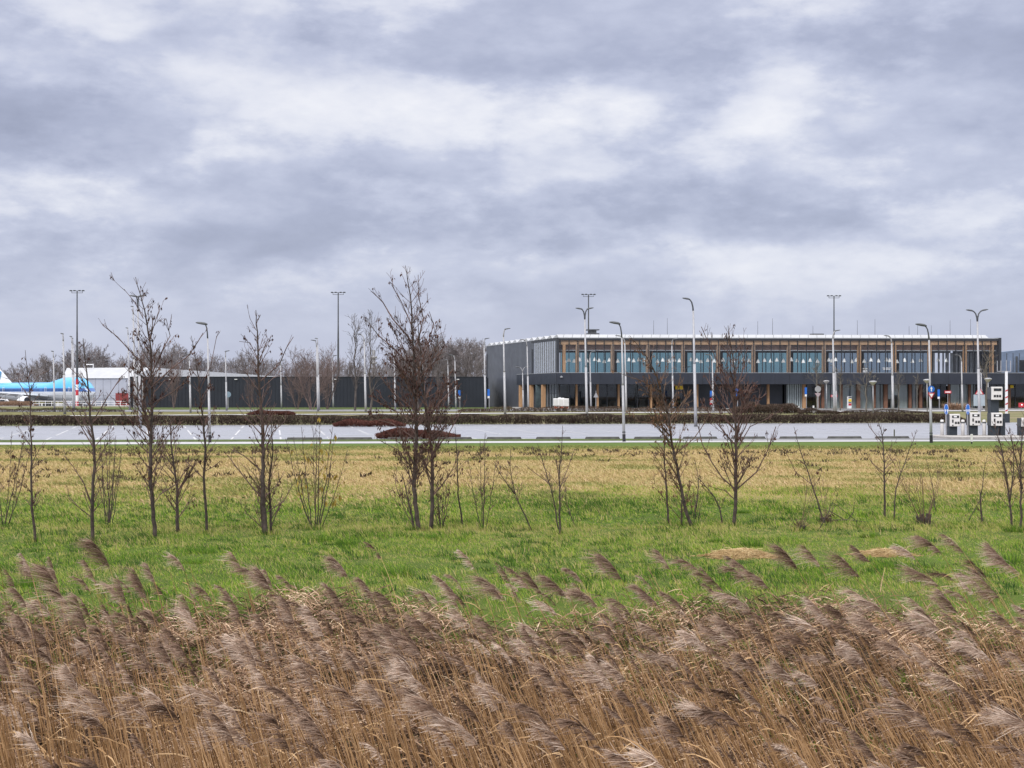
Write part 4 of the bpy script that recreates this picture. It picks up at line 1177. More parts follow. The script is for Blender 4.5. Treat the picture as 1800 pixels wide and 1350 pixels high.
# upper front: glass, mullions, timber
q = T(); q.box(.1, AR - .12, 0.0, .03, Z_C1 - .2, ZR - .005); q.build('front_glass', G_front, term)
cols = [992 + 0] + [1015.5 + 62.0 * k for k in range(12)] + [1745]
zb0, zb1, zb2 = zof(606), zof(598.5), zof(615)
q = T(); q.box(.1, AR - .15, .12, .42, zb0, zb1); q.build('timber_beam', mat('pale_larch', (0.46, 0.285, 0.165), .6, .12, 1.5), term)
q = T(); q.box(.1, AR - .15, .9, 1.15, zb2 + .02, zb0 - .01); q.build('lower_beam', M_wood2, term)
q = T(); q.box(.1, AR - .15, .48, .55, zb2 - .14, zb2 - .02); q.build('cable_tray', M_steel, term)
q = T(); q.box(.1, AR - .15, 1.3, 12.3, zb0 - .05, zb0 + .1); q.build('ceiling', M_int, term)
for px in cols:
    a = aof(px, .1); q = T(); q.box(a - .21, a + .21, .14, .62, Z_C1 - .2, zb0 - .005); q.build('timber_column', M_wood if px < 1010 or px > 1500 else mat('muted_timber', (0.36, 0.245, 0.17), .6, .12), term)
px = 984.5; k = 0
while px < 1752:
    a = aof(px); q = T(); q.box(a - .045, a + .045, -.12, -.005, Z_C1 - .2, ZR - .005); q.build('mullion', M_frame, term)
    px += 15.45
# back facade of the hall: teal glass in bays with dark piers between
BK = 12.4
for k in range(12):
    x0, x1 = 1022 + 62 * k, 1080 + 62 * k
    if x0 > 1640: break
    a0, a1 = aof(x0, BK), aof(x1 - 2, BK)
    if x0 < 1470 or True:
        q = T(); q.box(a0, a1, BK, BK + .03, Z_C1 - .2, zb0 - .9); q.build('back_window', G_back if x0 < 1440 else glass_mat('grey_reflection_glass', (0.50, 0.56, 0.60), 1.2) if 'grey_reflection_glass' not in MATS else MATS['grey_reflection_glass'], term)  # right bays tinted grey to stand in for tree reflections
    q = T()
    for j in range(1, 4):
        am = a0 + (a1 - a0) * j / 4; q.box(am - .05, am + .05, BK - .1, BK - .005, Z_C1 - .2, zb0 - .9)
    q.build('back_mullions', M_frame, term)
    q = T(); q.box(aof(x1 - 2, BK), aof(x1 + 4, BK), BK - .1, BK + .3, Z_C1 - .2, zb0); q.build('back_pier', M_int, term)
q = T(); q.box(.4, AR - .2, BK - .02, BK + .3, zb0 - .89, zb0 + .1); q.build('back_header', M_int, term)
q = T(); q.box(aof(986, BK), aof(1021, BK), BK, BK + .03, Z_C1 - .2, zb0 - .9); q.build('back_window', G_back, term)
# pale vertical slats at the right end
q = T()
xx = 1640
rn = random.Random(8)
while xx < 1742:
    w = rn.uniform(2.5, 6); a0, a1 = aof(xx, 5), aof(xx + w, 5); q.box(a0, a1, 5, 5.08, Z_C1 - .1, zb2 - .3); xx += w + rn.uniform(1.5, 6)
q.build('slatted_blind', mat('pale_blind', (0.48, 0.52, 0.56), .7, .15, .9), term)
# canopy band
q = T(); q.box(-1.35, AR + 34, -3.0, 17.7, Z_C0, Z_C1 - .06); q.build('canopy', M_band, term)
q = T(); q.box(-1.38, AR + 34.02, -3.04, -.45, Z_C1 - .06, Z_C1); q.box(-1.38, -.4, -.44, 17.75, Z_C1 - .06, Z_C1); q.build('canopy_cap', M_steel, term)
q = T()
for k in range(48):
    a = -1.3 + k * 2.2; q.box(a, a + .03, -3.03, -3.002, Z_C0 + .05, Z_C1 - .08)
q.build('panel_joints', M_frame, term)
q = T(); q.box(-.75, -.45, -3.3, -3.05, Z_C1 - .75, Z_C1 - .55); q.box(-.62, -.56, -3.2, -3.05, Z_C1 - .6, Z_C1 - .45); q.build('security_camera', M_steel, term)
# ground floor
zt = Z_C0 - .01
bays = [(966, 982, 'paneA'), (984, 1100, 'glass'), (1100, 1160, 'glass'), (1160, 1200, 'glass'), (1202, 1382, 'wall'), (1384, 1411, 'louvre'), (1417, 1437, 'glass'),
        (1441, 1478, 'curtain'), (1480, 1508, 'curtain'), (1511, 1536, 'curtain'), (1539, 1555, 'curtain'), (1560, 1598, 'curtain'), (1603, 1616, 'curtain'), (1622, 1668, 'glass'),
        (1670, 1704, 'curtain'), (1706, 1716, 'curtain'), (1718, 1900, 'glass')]
for (x0, x1, kind) in bays:
    a0, a1 = aof(x0, 0), aof(x1, 0)
    if kind == 'glass' or kind == 'paneA':
        q = T(); q.box(a0, a1, 0, .03, .15, zt); q.build('ground_floor_glass', G_low, term)
        n = max(1, int((a1 - a0) / 1.35)); q = T()
        for j in range(n + 1):
            am = a0 + (a1 - a0) * j / n; q.box(am - .05, am + .05, -.08, -.005, .15, zt)
        q.box(a0, a1, -.085, -.006, .02, .14); q.box(a0, a1, .035, .09, 2.35, 2.43)
        q.build('window_frame', M_frame, term)
        q = T(); q.box(a0, a1, 7.0, 7.2, .02, zt); q.build('inner_wall', mat('dim_teal_wall', (0.06, 0.085, 0.095), .7, .45, .5), term)
        q = T(); rn = random.Random(int(x0))
        for j in range(int((a1 - a0) / 1.6)):
            aa = rn.uniform(a0, a1 - 1); w = rn.uniform(.3, 1.3); h0 = rn.choice((.05, .05, 1.4)); q = T(); q.box(aa, aa + w, 3, 3.6, h0, h0 + rn.uniform(.5, 1.5)); q.build('interior_furniture', mat('interior_clutter', (0.20, 0.17, 0.14), .7, .5, .6, col2=(0.05, 0.06, 0.065)), term)
    elif kind == 'wall':
        q = T(); q.box(a0, a1, 1.2, 1.6, .02, zt); q.build('recessed_wall', mat('slate_wall', (0.055, 0.062, 0.078), .6, .12, .4), term)
    elif kind == 'louvre':
        q = T(); q.box(a0, a1, .9, 1.0, .02, zt); q.build('louvre_back', M_frame, term)
        for j in range(7):
            am = a0 + (a1 - a0) * (j + .5) / 7; q = T(); q.box(am - .09, am + .09, -.1, .5, .1, zt); q.build('louvre', mat('louvre_green_grey', (.42, .48, .50), .5, .1), term)
    else:
        q = T(); q.box(a0, a1, 0, .03, .1, zt); q.build('ground_floor_glass', G_low, term)
        q = T(); q.box(a0 + .03, a1 - .03, .4, .46, .05, zt - .02); q.build('curtain', M_curt, term)
        q = T()
        for am in (a0, (a0 + a1) / 2, a1): q.box(am - .045, am + .045, -.08, -.005, .05, zt)
        q.box(a0, a1, -.085, -.006, .02, .12); q.build('window_frame', M_frame, term)
q = T(); q.box(aof(1572, .2), aof(1578, .2), .25, .38, .05, 2.1); q.box(aof(1561, .2), aof(1566, .2), .25, .38, .05, 1.5); q.build('door_opening', M_int, term)
for px, w in ((1014, .22), (1051, .25), (1088, .25), (1145, .25), (1226, .28), (1351, .3), (1414, .45), (1439, .25), (1447, .4), (1479.5, .35), (1509.5, .5), (1537.5, .3), (1557.5, .5), (1600.5, .35), (1619, .4), (1669, .2), (1705, .25), (1774, .5)):
    a = aof(px, -.6); q = T(); q.box(a - w / 2, a + w / 2, -.6, -.3, .02, zt); q.build('timber_post', M_wood if px < 1430 else mat('dark_timber', (0.20, 0.10, 0.065), .6, .15), term)
# porch along the left side: timber columns and fins
def bof(px, a=-1.1):
    lo, hi = -5.0, 45.0
    for _ in range(40):
        m_ = (lo + hi) / 2; w = O + TF(Vector((a, m_, 0)))
        if 900 + w.x * F / w.y > px: lo = m_
        else: hi = m_
    return lo
for px in (914.5, 933, 954):
    b0 = bof(px); q = T(); q.box(-1.25, -.75, b0 - .35, b0 + .35, .02, zt); q.build('timber_column', M_wood, term)
q = T(); q.box(.3, .35, .1, 12.0, .05, zt); q.build('porch_glass', G_low, term)
for k in range(8):
    q = T(); b0 = .6 + k * 1.4; q.box(.12, .28, b0, b0 + .1, .1, zt); q.build('porch_fin', M_steel, term)
# roof plant and lightning rods
q = T(); a = aof(1040, 10); q.box(a - .9, a + .9, 9, 10.5, Z_T + .4, Z_T + 1.05); q.box(a - .5, a + .5, 9.2, 10.2, Z_T + 1.05, Z_T + 1.5); q.box(a - .9, a + .9, 9, 10.5, Z_T + 1.5, Z_T + 1.68)
q.box(a + .9, a + 3.2, 9.4, 10, Z_T + .45, Z_T + .6); q.build('roof_unit', M_galvd, term)
q = T(); a = aof(1439, 8); q.box(a - 1.1, a + 1.1, 8, 9.2, Z_T + .42, Z_T + .62); q.box(a - .9, a + .9, 8.1, 9.1, Z_T + .7, Z_T + 1.0); q.build('roof_unit', M_galvd, term)
for px, py in ((1149, 563), (1173, 559), (1287, 575), (1332, 564), (1358, 559), (1429, 572), (1507, 562), (1538, 560), (1598, 572), (1613, 571), (1637, 571), (1670, 562), (1706, 560)):
    a = aof(px, 6); q = T(); q.tube([(a, 6, Z_T + .3), (a, 6, HC - (py - HY) * 222 / F)], [.035, .02], 5); q.build('lightning_rod', M_galvd, term)
# yellow sign boards above the entrance
q = T(); a0, a1 = aof(1187.5, -.8), aof(1193.5, -.8); q.box(a0, a1, -.8, -.72, zof(684.5), zof(678.2)); a0, a1 = aof(1194.5, -.8), aof(1200.5, -.8); q.box(a0, a1, -.8, -.72, zof(684.5), zof(678.2)); q.build('yellow_sign', M_yellow, term)
q = T(); a = aof(1779, -.8); q.box(a - .25, a + .25, -.8, -.72, zof(682), zof(677)); q.build('yellow_sign', M_yellow, term)
# pendant lamps hanging in the upper hall
pend = [993, 1000, 1009, 1019, 1032, 1045.5, 1053, 1062, 1071, 1086, 1105.5, 1114, 1123, 1132, 1155.5, 1165, 1176, 1185.5, 1194, 1214.5, 1225, 1232, 1244, 1255.5, 1271, 1289, 1306.5, 1316.5, 1332.5, 1344, 1354.5, 1365.5,
        1377, 1391, 1401, 1412, 1424, 1437, 1457, 1462, 1469, 1484, 1497.5, 1505, 1519, 1531, 1544.5, 1558, 1564, 1577, 1590, 1604, 1618, 1633, 1649, 1663.5]
gl = MB(); gl.lathe([(.035, .62), (.04, .55), (.16, .40), (.27, .10), (.30, 0), (.27, 0.0), (.14, .34)], 12)
cl = MB(); cl.tube([(0, 0, .6), (0, 0, 2.15)], .012, 5)
p0 = None
M_pend = mat('white_enamel_glow', (0.85, 0.86, 0.88), .35, .03)
_pb = M_pend.node_tree.nodes['Principled BSDF']; _pb.inputs['Emission Color'].default_value = (1, .97, .92, 1); _pb.inputs['Emission Strength'].default_value = .18  # faint glow added so the backlit shades read as white
zp = zof(636)
for i, px in enumerate(pend):
    b0 = 1.6 + (i * 37 % 5) * .35
    a = aof(px, b0); loc = O + TF(Vector((a, b0, 0))); loc.z = zp + ((i * 53) % 7 - 3) * .045
    if p0 is None:
        p0 = empty('pendant_lamp', loc, 'white cone pendant lamp hanging in the glazed upper floor of the terminal', 'pendant lamp', 'pendant lamps in the upper floor of the terminal')
        ch = [gl.build('lamp_shade', M_pend, p0, smooth=True), cl.build('cord', M_frame, p0)]
    else:
        o = p0.copy(); COL.objects.link(o); o.location = loc
        for c_ in ch:
            d_ = c_.copy(); COL.objects.link(d_); d_.parent = o
# pieces of furniture seen through the right part of the upper glass
def part_at(px, py0, py1, wpx, b0, name, m, label, cat):
    a = aof(px, b0); loc = O + TF(Vector((a, b0, 0))); s_ = loc.y / F; loc.z = HC - (py1 - HY) * s_
    w = wpx * s_ / 2; h = (py1 - py0) * s_
    q = MB(); q.box(-w, w, 0, .5, h * .75, h); q.box(-w * .9, w * .9, .02, .48, 0, h * .6); q.box(-w * .12, w * .12, .0, .04, h * .6, h * .75)
    return tag(q.build(name, m, None, loc), label, cat)
part_at(1521, 647, 654.5, 8, .9, 'white_cabinet', M_white, 'small white cabinet standing behind the upper glass', 'cabinet')
part_at(1559, 646, 650, 14, .9, 'ceiling_screen', M_white, 'flat white screen unit behind the upper glass near the lamp post', 'screen')
# blue-grey plant enclosure at the right edge, standing on the low wing
q = MB(); Y = 226; s_ = Y / F
x0 = (1757 - 900) * s_; x1 = (1860 - 900) * s_
q.add([(0, 0, 0), (x1 - x0, 0, 0), (x1 - x0, 9, 0), (0, 9, 0), (0, 0, 36 * s_), (x1 - x0, 0, 47 * s_), (x1 - x0, 9, 47 * s_), (0, 9, 36 * s_)],
      [(0, 3, 2, 1), (4, 5, 6, 7), (0, 1, 5, 4), (1, 2, 6, 5), (2, 3, 7, 6), (3, 0, 4, 7)])
enc = empty('plant_enclosure', (x0, Y, HC + (690 - 655) * s_), 'blue-grey ribbed metal plant enclosure on the roof at the right edge', 'plant enclosure')
M_bg = mat('blue_grey_metal', (0.17, 0.22, 0.32), .5, .12, .8)
q.build('cladding', M_bg, enc)
q = MB()
for k in range(9): q.box(.1 + k * 1.0, .18 + k * 1.0, -.05, -.005, .1, 3.1)
q.build('ribs', M_galvd, enc)
q = MB()
for k in range(7): q.box(3.3, 4.6, -.16, -.055, .3 + k * .22, .4 + k * .22)
q.box(3.2, 4.7, -.1, -.05, .2, 2.0); q.build('vent_grille', M_frame, enc)
q = MB(); q.tube([(2.6, -.35, 0), (2.6, -.35, 2.6)], .16, 8); q.build('duct', M_galvd, enc); q = MB(); q.tube([(5.2, -.35, 0), (5.2, -.35, 3.0)], .2, 8); q.build('duct', M_galvd, enc)

# ------------------------------------------------------------------ low black hall and hangar behind it
Y = 237.5; s_ = Y / F
hall = empty('black_hall', ((228 - 900) * s_, Y, 0), 'long low black corrugated hall with a flat roofline left of the terminal', 'hall')
Wd = (856 - 228) * s_; Hh = HC + 27 * s_
M_hall = mat('black_corrugated', (0.017, 0.021, 0.032), .5, .12, .3)
q = MB(); q.box(0, Wd, 0, 14, 0, Hh); q.build('wall', M_hall, hall)
q = MB()
for k in range(int(Wd / .6)): q.box(.2 + k * .6, .32 + k * .6, -.05, -.002, .05, Hh - .15)
q.build('corrugation', M_hall, hall)
q = MB(); q.box(-.05, Wd, -.09, .1, Hh, Hh + .10); q.build('roof_edge', M_frame, hall)
for px in (300, 415, 590, 805):
    q = MB(); a = (px - 228) * s_; q.box(a - .22, a + .22, -.3, -.06, Hh - .42, Hh - .30); q.build('wall_light', M_white, hall)
for px in (236, 240.5, 247, 251):
    q = MB(); a = (px - 228) * s_; q.box(a - .10, a + .10, -.12, -.055, 0, Hh - .05); q.build('white_strip', M_galv, hall)
# hangar: long white roof running away to the right
YH = 545.0
P0 = Vector(((113 - 900) * YH / F, YH, gz(0, YH))); P1 = Vector(((491 - 900) * 660 / F, 660, gz(0, 660)))
han = empty('hangar', P0, 'pale grey hangar with a long sloping white roof behind the nose of the aircraft', 'hangar')
d = P1 - P0
def hp(u, w, z): return Vector((0, 0, z)) + Vector((d.x * u - w * .35, d.y * u + w * .9, 0))
q = MB(); ze = HC + 25 * YH / F - P0.z; zr = HC + 44.5 * YH / F - P0.z
far1 = P1 - P0; rid0 = Vector((-4.0, 16, 0))
fr0, fr1 = Vector((0, 0, 0)), Vector(((236 - 900) * (YH - 4) / F, YH - 4, 0)) - Vector((P0.x, P0.y, 0))
q.add([fr0, fr1, fr1 + Vector((0, 0, ze)), fr0 + Vector((0, 0, ze))], [(0, 1, 2, 3)])
q.add([fr1, far1, far1 + Vector((0, 0, ze - .8)), fr1 + Vector((0, 0, ze))], [(0, 1, 2, 3)])
q.add([fr0, fr0 + Vector((-4, 30, 0)), fr0 + Vector((-4, 30, ze)), fr0 + Vector((0, 0, ze))], [(3, 2, 1, 0)])
q.build('wall', mat('hangar_grey', (0.36, 0.38, 0.45), .6, .06, .2), han)
q = MB()

q.add([fr0 + Vector((-.6, -.5, ze)), fr1 + Vector((0, -.5, ze)), far1 + Vector((0, 0, ze - .6)), rid0 + Vector((0, 0, zr)), far1 + Vector((-4, 14, zr - 2.0)), fr1 + Vector((2, 16, zr + .1))],
      [(0, 1, 5, 3), (1, 2, 4, 5)])
q.add([rid0 + Vector((0, 0, zr)), fr1 + Vector((2, 16, zr + .1)), far1 + Vector((-4, 14, zr - 2.0)), far1 + Vector((-10, 40, ze - 2)), rid0 + Vector((-6, 30, ze))], [(0, 1, 2, 3, 4)])
q.build('roof', M_roofw, han)
q = MB()
for k in range(9):
    f = k / 9; a = fr0.lerp(fr1, f); q.box(a.x, a.x + .06, a.y - .06 + f * 0, a.y - .01, .1, ze - .1)
q.build('panel_joints', M_galvd, han)
q = MB(); q.box(fr1.x - 7.0, fr1.x - 2.0, fr1.y - .5, fr1.y - .15 + .3, 0, 4.7); q.build('red_door', mat('red_door', (0.22, 0.035, 0.035), .55, .12, .6), han)
q = MB(); q.tube([(4, 14, zr - 1), (4, 14, zr + 1.3), (7, 14, zr + 1.3), (7, 14, zr - 1)], .25, 6); q.build('roof_pipe', M_white, han)

# ------------------------------------------------------------------ the parked jumbo
YP = 490.0; zP = gz(0, YP)
NX = (171 - 900) * YP / F
th = R(38)
hd = Vector((math.cos(th), -math.sin(th), 0)); sd_ = Vector((math.sin(th), math.cos(th), 0))   # nose direction, and its left
def PT(p): return hd * p.x + sd_ * p.y + Vector((0, 0, p.z))
def paint_mat():
    m = bpy.data.materials.new('airliner_livery'); m.use_nodes = True
    g = NG(m.node_tree); bs = g.n['Principled BSDF']
    t = g.new('ShaderNodeTexCoord'); s = g.new('ShaderNodeSeparateXYZ'); g.l.new(t.outputs['Object'], s.inputs[0]); z = s.outputs[2]
    c = g.mix(g.remap(z, 5.18, 5.22), (0.50, 0.53, 0.58), (0.012, 0.085, 0.30))
    c = g.mix(g.remap(z, 6.42, 6.46), c, (0.05, 0.36, 0.64))
    c = g.mix(g.remap(g.noise(t.outputs['Object'], .4, 4), .3, .8, 0, .15), c, (0.3, 0.35, 0.4))
    g.l.new(c, bs.inputs['Base Color']); bs.inputs['Roughness'].default_value = 0.3
    bs.inputs['Coat Weight'].default_value = .3
    return m
M_liv = paint_mat()
M_alu = mat('aircraft_grey', (0.45, 0.47, 0.50), .35, .08, .3, metal=.3)
M_pw = mat('aircraft_white', (0.74, 0.76, 0.80), .35, .04)
plane = empty('airliner', (NX, YP - 3, zP), 'parked blue and white four-engined jumbo jet at the left edge', 'aircraft')
# fuselage sections: distance from nose, half width, z bottom, z top
secs = [(0, .15, 4.3, 4.7), (.8, 1.0, 3.5, 5.7), (2.2, 1.9, 2.75, 7.1), (4, 2.55, 2.3, 8.7), (6, 2.95, 2.1, 9.75), (8.5, 3.2, 2.0, 10.15), (12, 3.25, 2.0, 10.25), (17, 3.25, 2.0, 10.15),
        (20, 3.25, 2.0, 9.7), (24, 3.25, 2.0, 8.75), (27, 3.25, 2.0, 8.5), (44, 3.25, 2.0, 8.5), (52, 3.1, 2.6, 8.5), (58, 2.6, 3.7, 8.4), (64, 1.7, 5.2, 8.1), (69, .7, 6.7, 7.7), (70.5, .15, 7.0, 7.3)]
q = MB(PT); N = 28; vs = []; fs = []
for (x, w, zb, zt_) in secs:
    zc = 5.25 if x < 44 else (zb + zt_) / 2
    for k in range(N):
        t = 2 * math.pi * k / N; cz = math.sin(t); h_ = (zt_ - zc) if cz > 0 else (zc - zb)
        ww = w * (1 - .22 * max(0, cz) * (1 if zt_ > 9 else .0))
        vs.append((-x, ww * math.cos(t), zc + h_ * cz))
for i in range(len(secs) - 1):
    for k in range(N): fs.append((i * N + k, i * N + (k + 1) % N, (i + 1) * N + (k + 1) % N, (i + 1) * N + k))
q.add(vs, fs); q.build('fuselage', M_liv, plane, smooth=True)
def wing(pts, th_, name, m):
    """pts: root LE, root TE, tip TE, tip LE as (x, y, z)"""
    q = MB(PT); r0, r1, t1, t0 = [Vector(p) for p in pts]
    q.add([r0, r1, t1, t0, r0.lerp(r1, .35) + Vector((0, 0, th_)), t0.lerp(t1, .35) + Vector((0, 0, th_ * .3)), r0.lerp(r1, .35) - Vector((0, 0, th_ * .7)), t0.lerp(t1, .35) - Vector((0, 0, th_ * .2))],
          [(0, 3, 5, 4), (4, 5, 2, 1), (0, 6, 7, 3), (6, 1, 2, 7), (3, 7, 2, 5), (0, 4, 1, 6)])
    return q.build(name, m, plane)
for sgn in (1, -1):
    wing([(-20, 3 * sgn, 3.5), (-35, 3 * sgn, 3.3), (-47, 30 * sgn, 6.0), (-42.5, 30 * sgn, 6.0)], .9, 'wing', M_alu)
    wing([(-59, 2 * sgn, 7.2), (-67, 1.5 * sgn, 7.2), (-71.5, 11 * sgn, 8.4), (-69, 11 * sgn, 8.4)], .35, 'tailplane', M_alu)
    for (ex, ey, ez) in ((-22.5, 11.5, 2.2), (-31.5, 20.5, 2.9)):
        q = MB(PT); ring = []
        prof = [(0.0, 1.15), (0.05, 1.32), (.6, 1.42), (2.2, 1.35), (3.6, 1.05), (5.2, .62)]
        vs = []; fs = []
        for (x, r) in prof:
            for k in range(18):
                t = 2 * math.pi * k / 18; vs.append((ex - x, ey * sgn + r * math.cos(t), ez + r * math.sin(t)))
        for i in range(len(prof) - 1):
            for k in range(18): fs.append((i * 18 + k, i * 18 + (k + 1) % 18, (i + 1) * 18 + (k + 1) % 18, (i + 1) * 18 + k))
        q.add(vs, fs); en = q.build('engine', M_pw, plane, smooth=True)
        q = MB(PT); q.tube([(ex - .35, ey * sgn, ez), (ex - .5, ey * sgn, ez)], 1.2, 18); q.build('intake', M_frame, en)
        q = MB(PT); q.add([(ex - 1.5, ey * sgn - .15, ez + 1.3), (ex - 6.5, ey * sgn - .15, ez + .7), (ex - 8, ey * sgn - .15, ez + 2.0), (ex - 3.5, ey * sgn - .15, ez + 2.1),
                           (ex - 1.5, ey * sgn + .15, ez + 1.3), (ex - 6.5, ey * sgn + .15, ez + .7), (ex - 8, ey * sgn + .15, ez + 2.0), (ex - 3.5, ey * sgn + .15, ez + 2.1)],
                          [(0, 1, 2, 3), (7, 6, 5, 4), (0, 3, 7, 4), (1, 0, 4, 5), (2, 1, 5, 6), (3, 2, 6, 7)]); q.build('pylon', M_alu, en)
# fin
q = MB(PT); q.add([(-49.5, 0, 8.4), (-66.5, 0, 8.0), (-70.0, 0, 19.2), (-65.8, 0, 19.3), (-56, .35, 8.3), (-67.3, .12, 19.2), (-56, -.35, 8.3), (-67.3, -.12, 19.2)],
                  [(0, 3, 5, 4), (4, 5, 2, 1), (0, 6, 7, 3), (6, 1, 2, 7), (3, 7, 2, 5)]); fin = q.build('tail_fin', M_pw, plane)
def text_geo(s, size):
    cu = bpy.data.curves.new('lettering', 'FONT'); cu.body = s; cu.size = size; cu.extrude = .01; cu.align_x = 'CENTER'; cu.align_y = 'CENTER'; cu.shear = .25; cu.offset = .04 * size
    to = bpy.data.objects.new('lettering', cu); COL.objects.link(to)
    dg = bpy.context.evaluated_depsgraph_get(); me = bpy.data.meshes.new_from_object(to.evaluated_get(dg))
    bpy.data.objects.remove(to)
    return [v.co.copy() for v in me.vertices], [tuple(p.vertices) for p in me.polygons]
M_lb = mat('livery_blue', (0.01, 0.26, 0.62), .4, .05)
tv, tf_ = text_geo('KLM', 4.0)
# near side of the fin is the one facing the camera (-y side)
q = MB(PT); q.add([(-60.4 + v.x, -.46 - v.z, 11.0 + v.y) for v in tv], tf_); q.build('lettering', M_lb, fin)
q = MB(PT); cx, cz = -61.6, 14.6
q.box(cx - 1.6, cx + 1.6, -.47, -.36, cz - 1.0, cz - .7); q.box(cx - 1.5, cx + 1.5, -.47, -.36, cz - .5, cz - .25)
for u in (-1.3, -.65, .65, 1.3): q.disc((cx + u, -.42, cz + .15), .25, th=.1, n=10)
q.box(cx - .09, cx + .09, -.47, -.36, cz - .1, cz + 1.0); q.box(cx - .4, cx + .4, -.465, -.365, cz + .45, cz + .62); q.build('crown_emblem', M_lb, fin)
# windows, cockpit, doors
q = MB(PT)
for k in range(62):
    x = -7.5 - k * .82
    if 26 < -x < 28: continue
    q.box(x - .13, x + .13, -3.29, -3.2, 5.62, 5.98)
q.build('cabin_windows', M_frame, plane)
q = MB(PT); q.add([(-3.4, -1.75, 7.8), (-4.9, -2.35, 8.5), (-4.7, -2.5, 7.9), (-3.2, -1.95, 7.3)], [(0, 1, 2, 3)]); q.build('cockpit_window', M_frame, plane)
for x in (-10, -24, -38, -50):
    q = MB(PT); q.box(x - .5, x - .42, -3.3, -3.2, 4.9, 6.8); q.box(x + .42, x + .5, -3.3, -3.2, 4.9, 6.8); q.box(x - .42, x + .42, -3.3, -3.2, 6.7, 6.8); q.build('door', M_pw, plane)
for (x, y) in ((-8, 0), (-31, -1.9), (-31, 1.9), (-34, -5.5), (-34, 5.5)):
    q = MB(PT); q.tube([(x, y, .6), (x, y, 3.2)], .18, 8); q.build('gear_leg', M_alu, plane)
    q = MB(PT)
    for dx_ in ((0,) if x == -8 else (-.75, .75)):
        for dy_ in (-.45, .45): q.tube([(x + dx_, y + dy_ - .2, .62), (x + dx_, y + dy_ + .2, .62)], .62, 14)
    q.build('wheels', M_black, plane)
# ------------------------------------------------------------------ street lamps
TILT = -1.25
LAMPG = 'galvanised street lamps around the car park and terminal'
def lamp(label, bx, by, ytop, kind='R', reach=None, r=.085, dark=False, foot=False, dy=0.0, scale_head=1.0, wtop=.45):
    """kind L or R: single arm to that side; D: double arm; B: arm pointing at the camera; N: arm away"""
    Y = gY(by) + dy; z0 = gz(0, Y); s_ = Y / F
    H = (HC - (ytop - HY) * s_) - z0
    root = empty('street_lamp', ((bx - 900) * s_, Y, z0), label, 'street lamp', LAMPG, (0, R(TILT), 0))
    ar = reach * s_ if reach else .95
    Hp = H - .55; r = r * .74
    q = MB(); q.tube([(0, 0, 0), (0, 0, 1.2), (0, 0, Hp * .52)], [r * 1.15, r * 1.1, r], 10); q.tube([(0, 0, Hp * .52), (0, 0, Hp * .54), (0, 0, Hp * .96)], [r * 1.0, r * .78, r * .66], 10)
    q.build('pole', M_galvd if dark else M_galv, root, smooth=True)
    if foot:
        q = MB(); q.tube([(0, 0, -.02), (0, 0, .38)], r * 1.3, 10); q.build('base_sleeve', M_black, root)
    q = MB(); q.lathe([(r * 1.35, .0), (r * 1.35, .06), (r * 1.12, .08)], 10, (0, 0, .45 if foot else .02)); q.build('collar', M_galvd, root)
    dirs = {'L': [(-1, -.15)], 'R': [(1, -.15)], 'D': [(-1, -.1), (1, .1)], 'B': [(.25, -1)], 'N': [(-.8, 1)]}[kind]
    for (ux, uy) in dirs:
        u = Vector((ux, uy, 0)).normalized()
        z1 = Hp * .955
        pts = [Vector((0, 0, z1)), Vector((0, 0, z1 + (H - z1) * .35)) + u * ar * .05, Vector((0, 0, z1 + (H - z1) * .7)) + u * ar * .2, Vector((0, 0, H - .10)) + u * ar * .45, Vector((0, 0, H - .03)) + u * ar * .75]
        am = MB(); am.tube(pts, [r * .62, r * .58, r * .52, r * .5, r * .45], 8); am.build('arm', M_galvd if (by > 740 or dark) else M_galv, root, smooth=True)
        sh_ = scale_head * (.8 if by > 740 else 1); w = Vector((-u.y, u.x, 0)); hl = .36 * sh_; hw = .15 * sh_
        c = Vector((0, 0, H - .02)) + u * (ar * .72 + hl * .55)
        hm = MB(); rings = [(-1, .35, .5), (-.6, .9, 1), (.1, 1, 1), (.7, .75, .7), (1, .3, .3)]
        vs = []; fs = []
        for (t, fw_, fh) in rings:
            for (cw, ch_) in ((-1, 0), (-.7, .75), (0, 1), (.7, .75), (1, 0), (.6, -.5), (-.6, -.5)):
                vs.append(c + u * (t * hl) + w * (cw * hw * fw_) + Vector((0, 0, ch_ * .085 * fh + t * .05)))
        for i in range(4):
            for k in range(7): fs.append((i * 7 + k, i * 7 + (k + 1) % 7, (i + 1) * 7 + (k + 1) % 7, (i + 1) * 7 + k))
        fs += [tuple(range(6, -1, -1)), tuple(range(28, 35))]
        hm.add(vs, fs); hm.build('lamp_head', M_galvd, root)
    return root
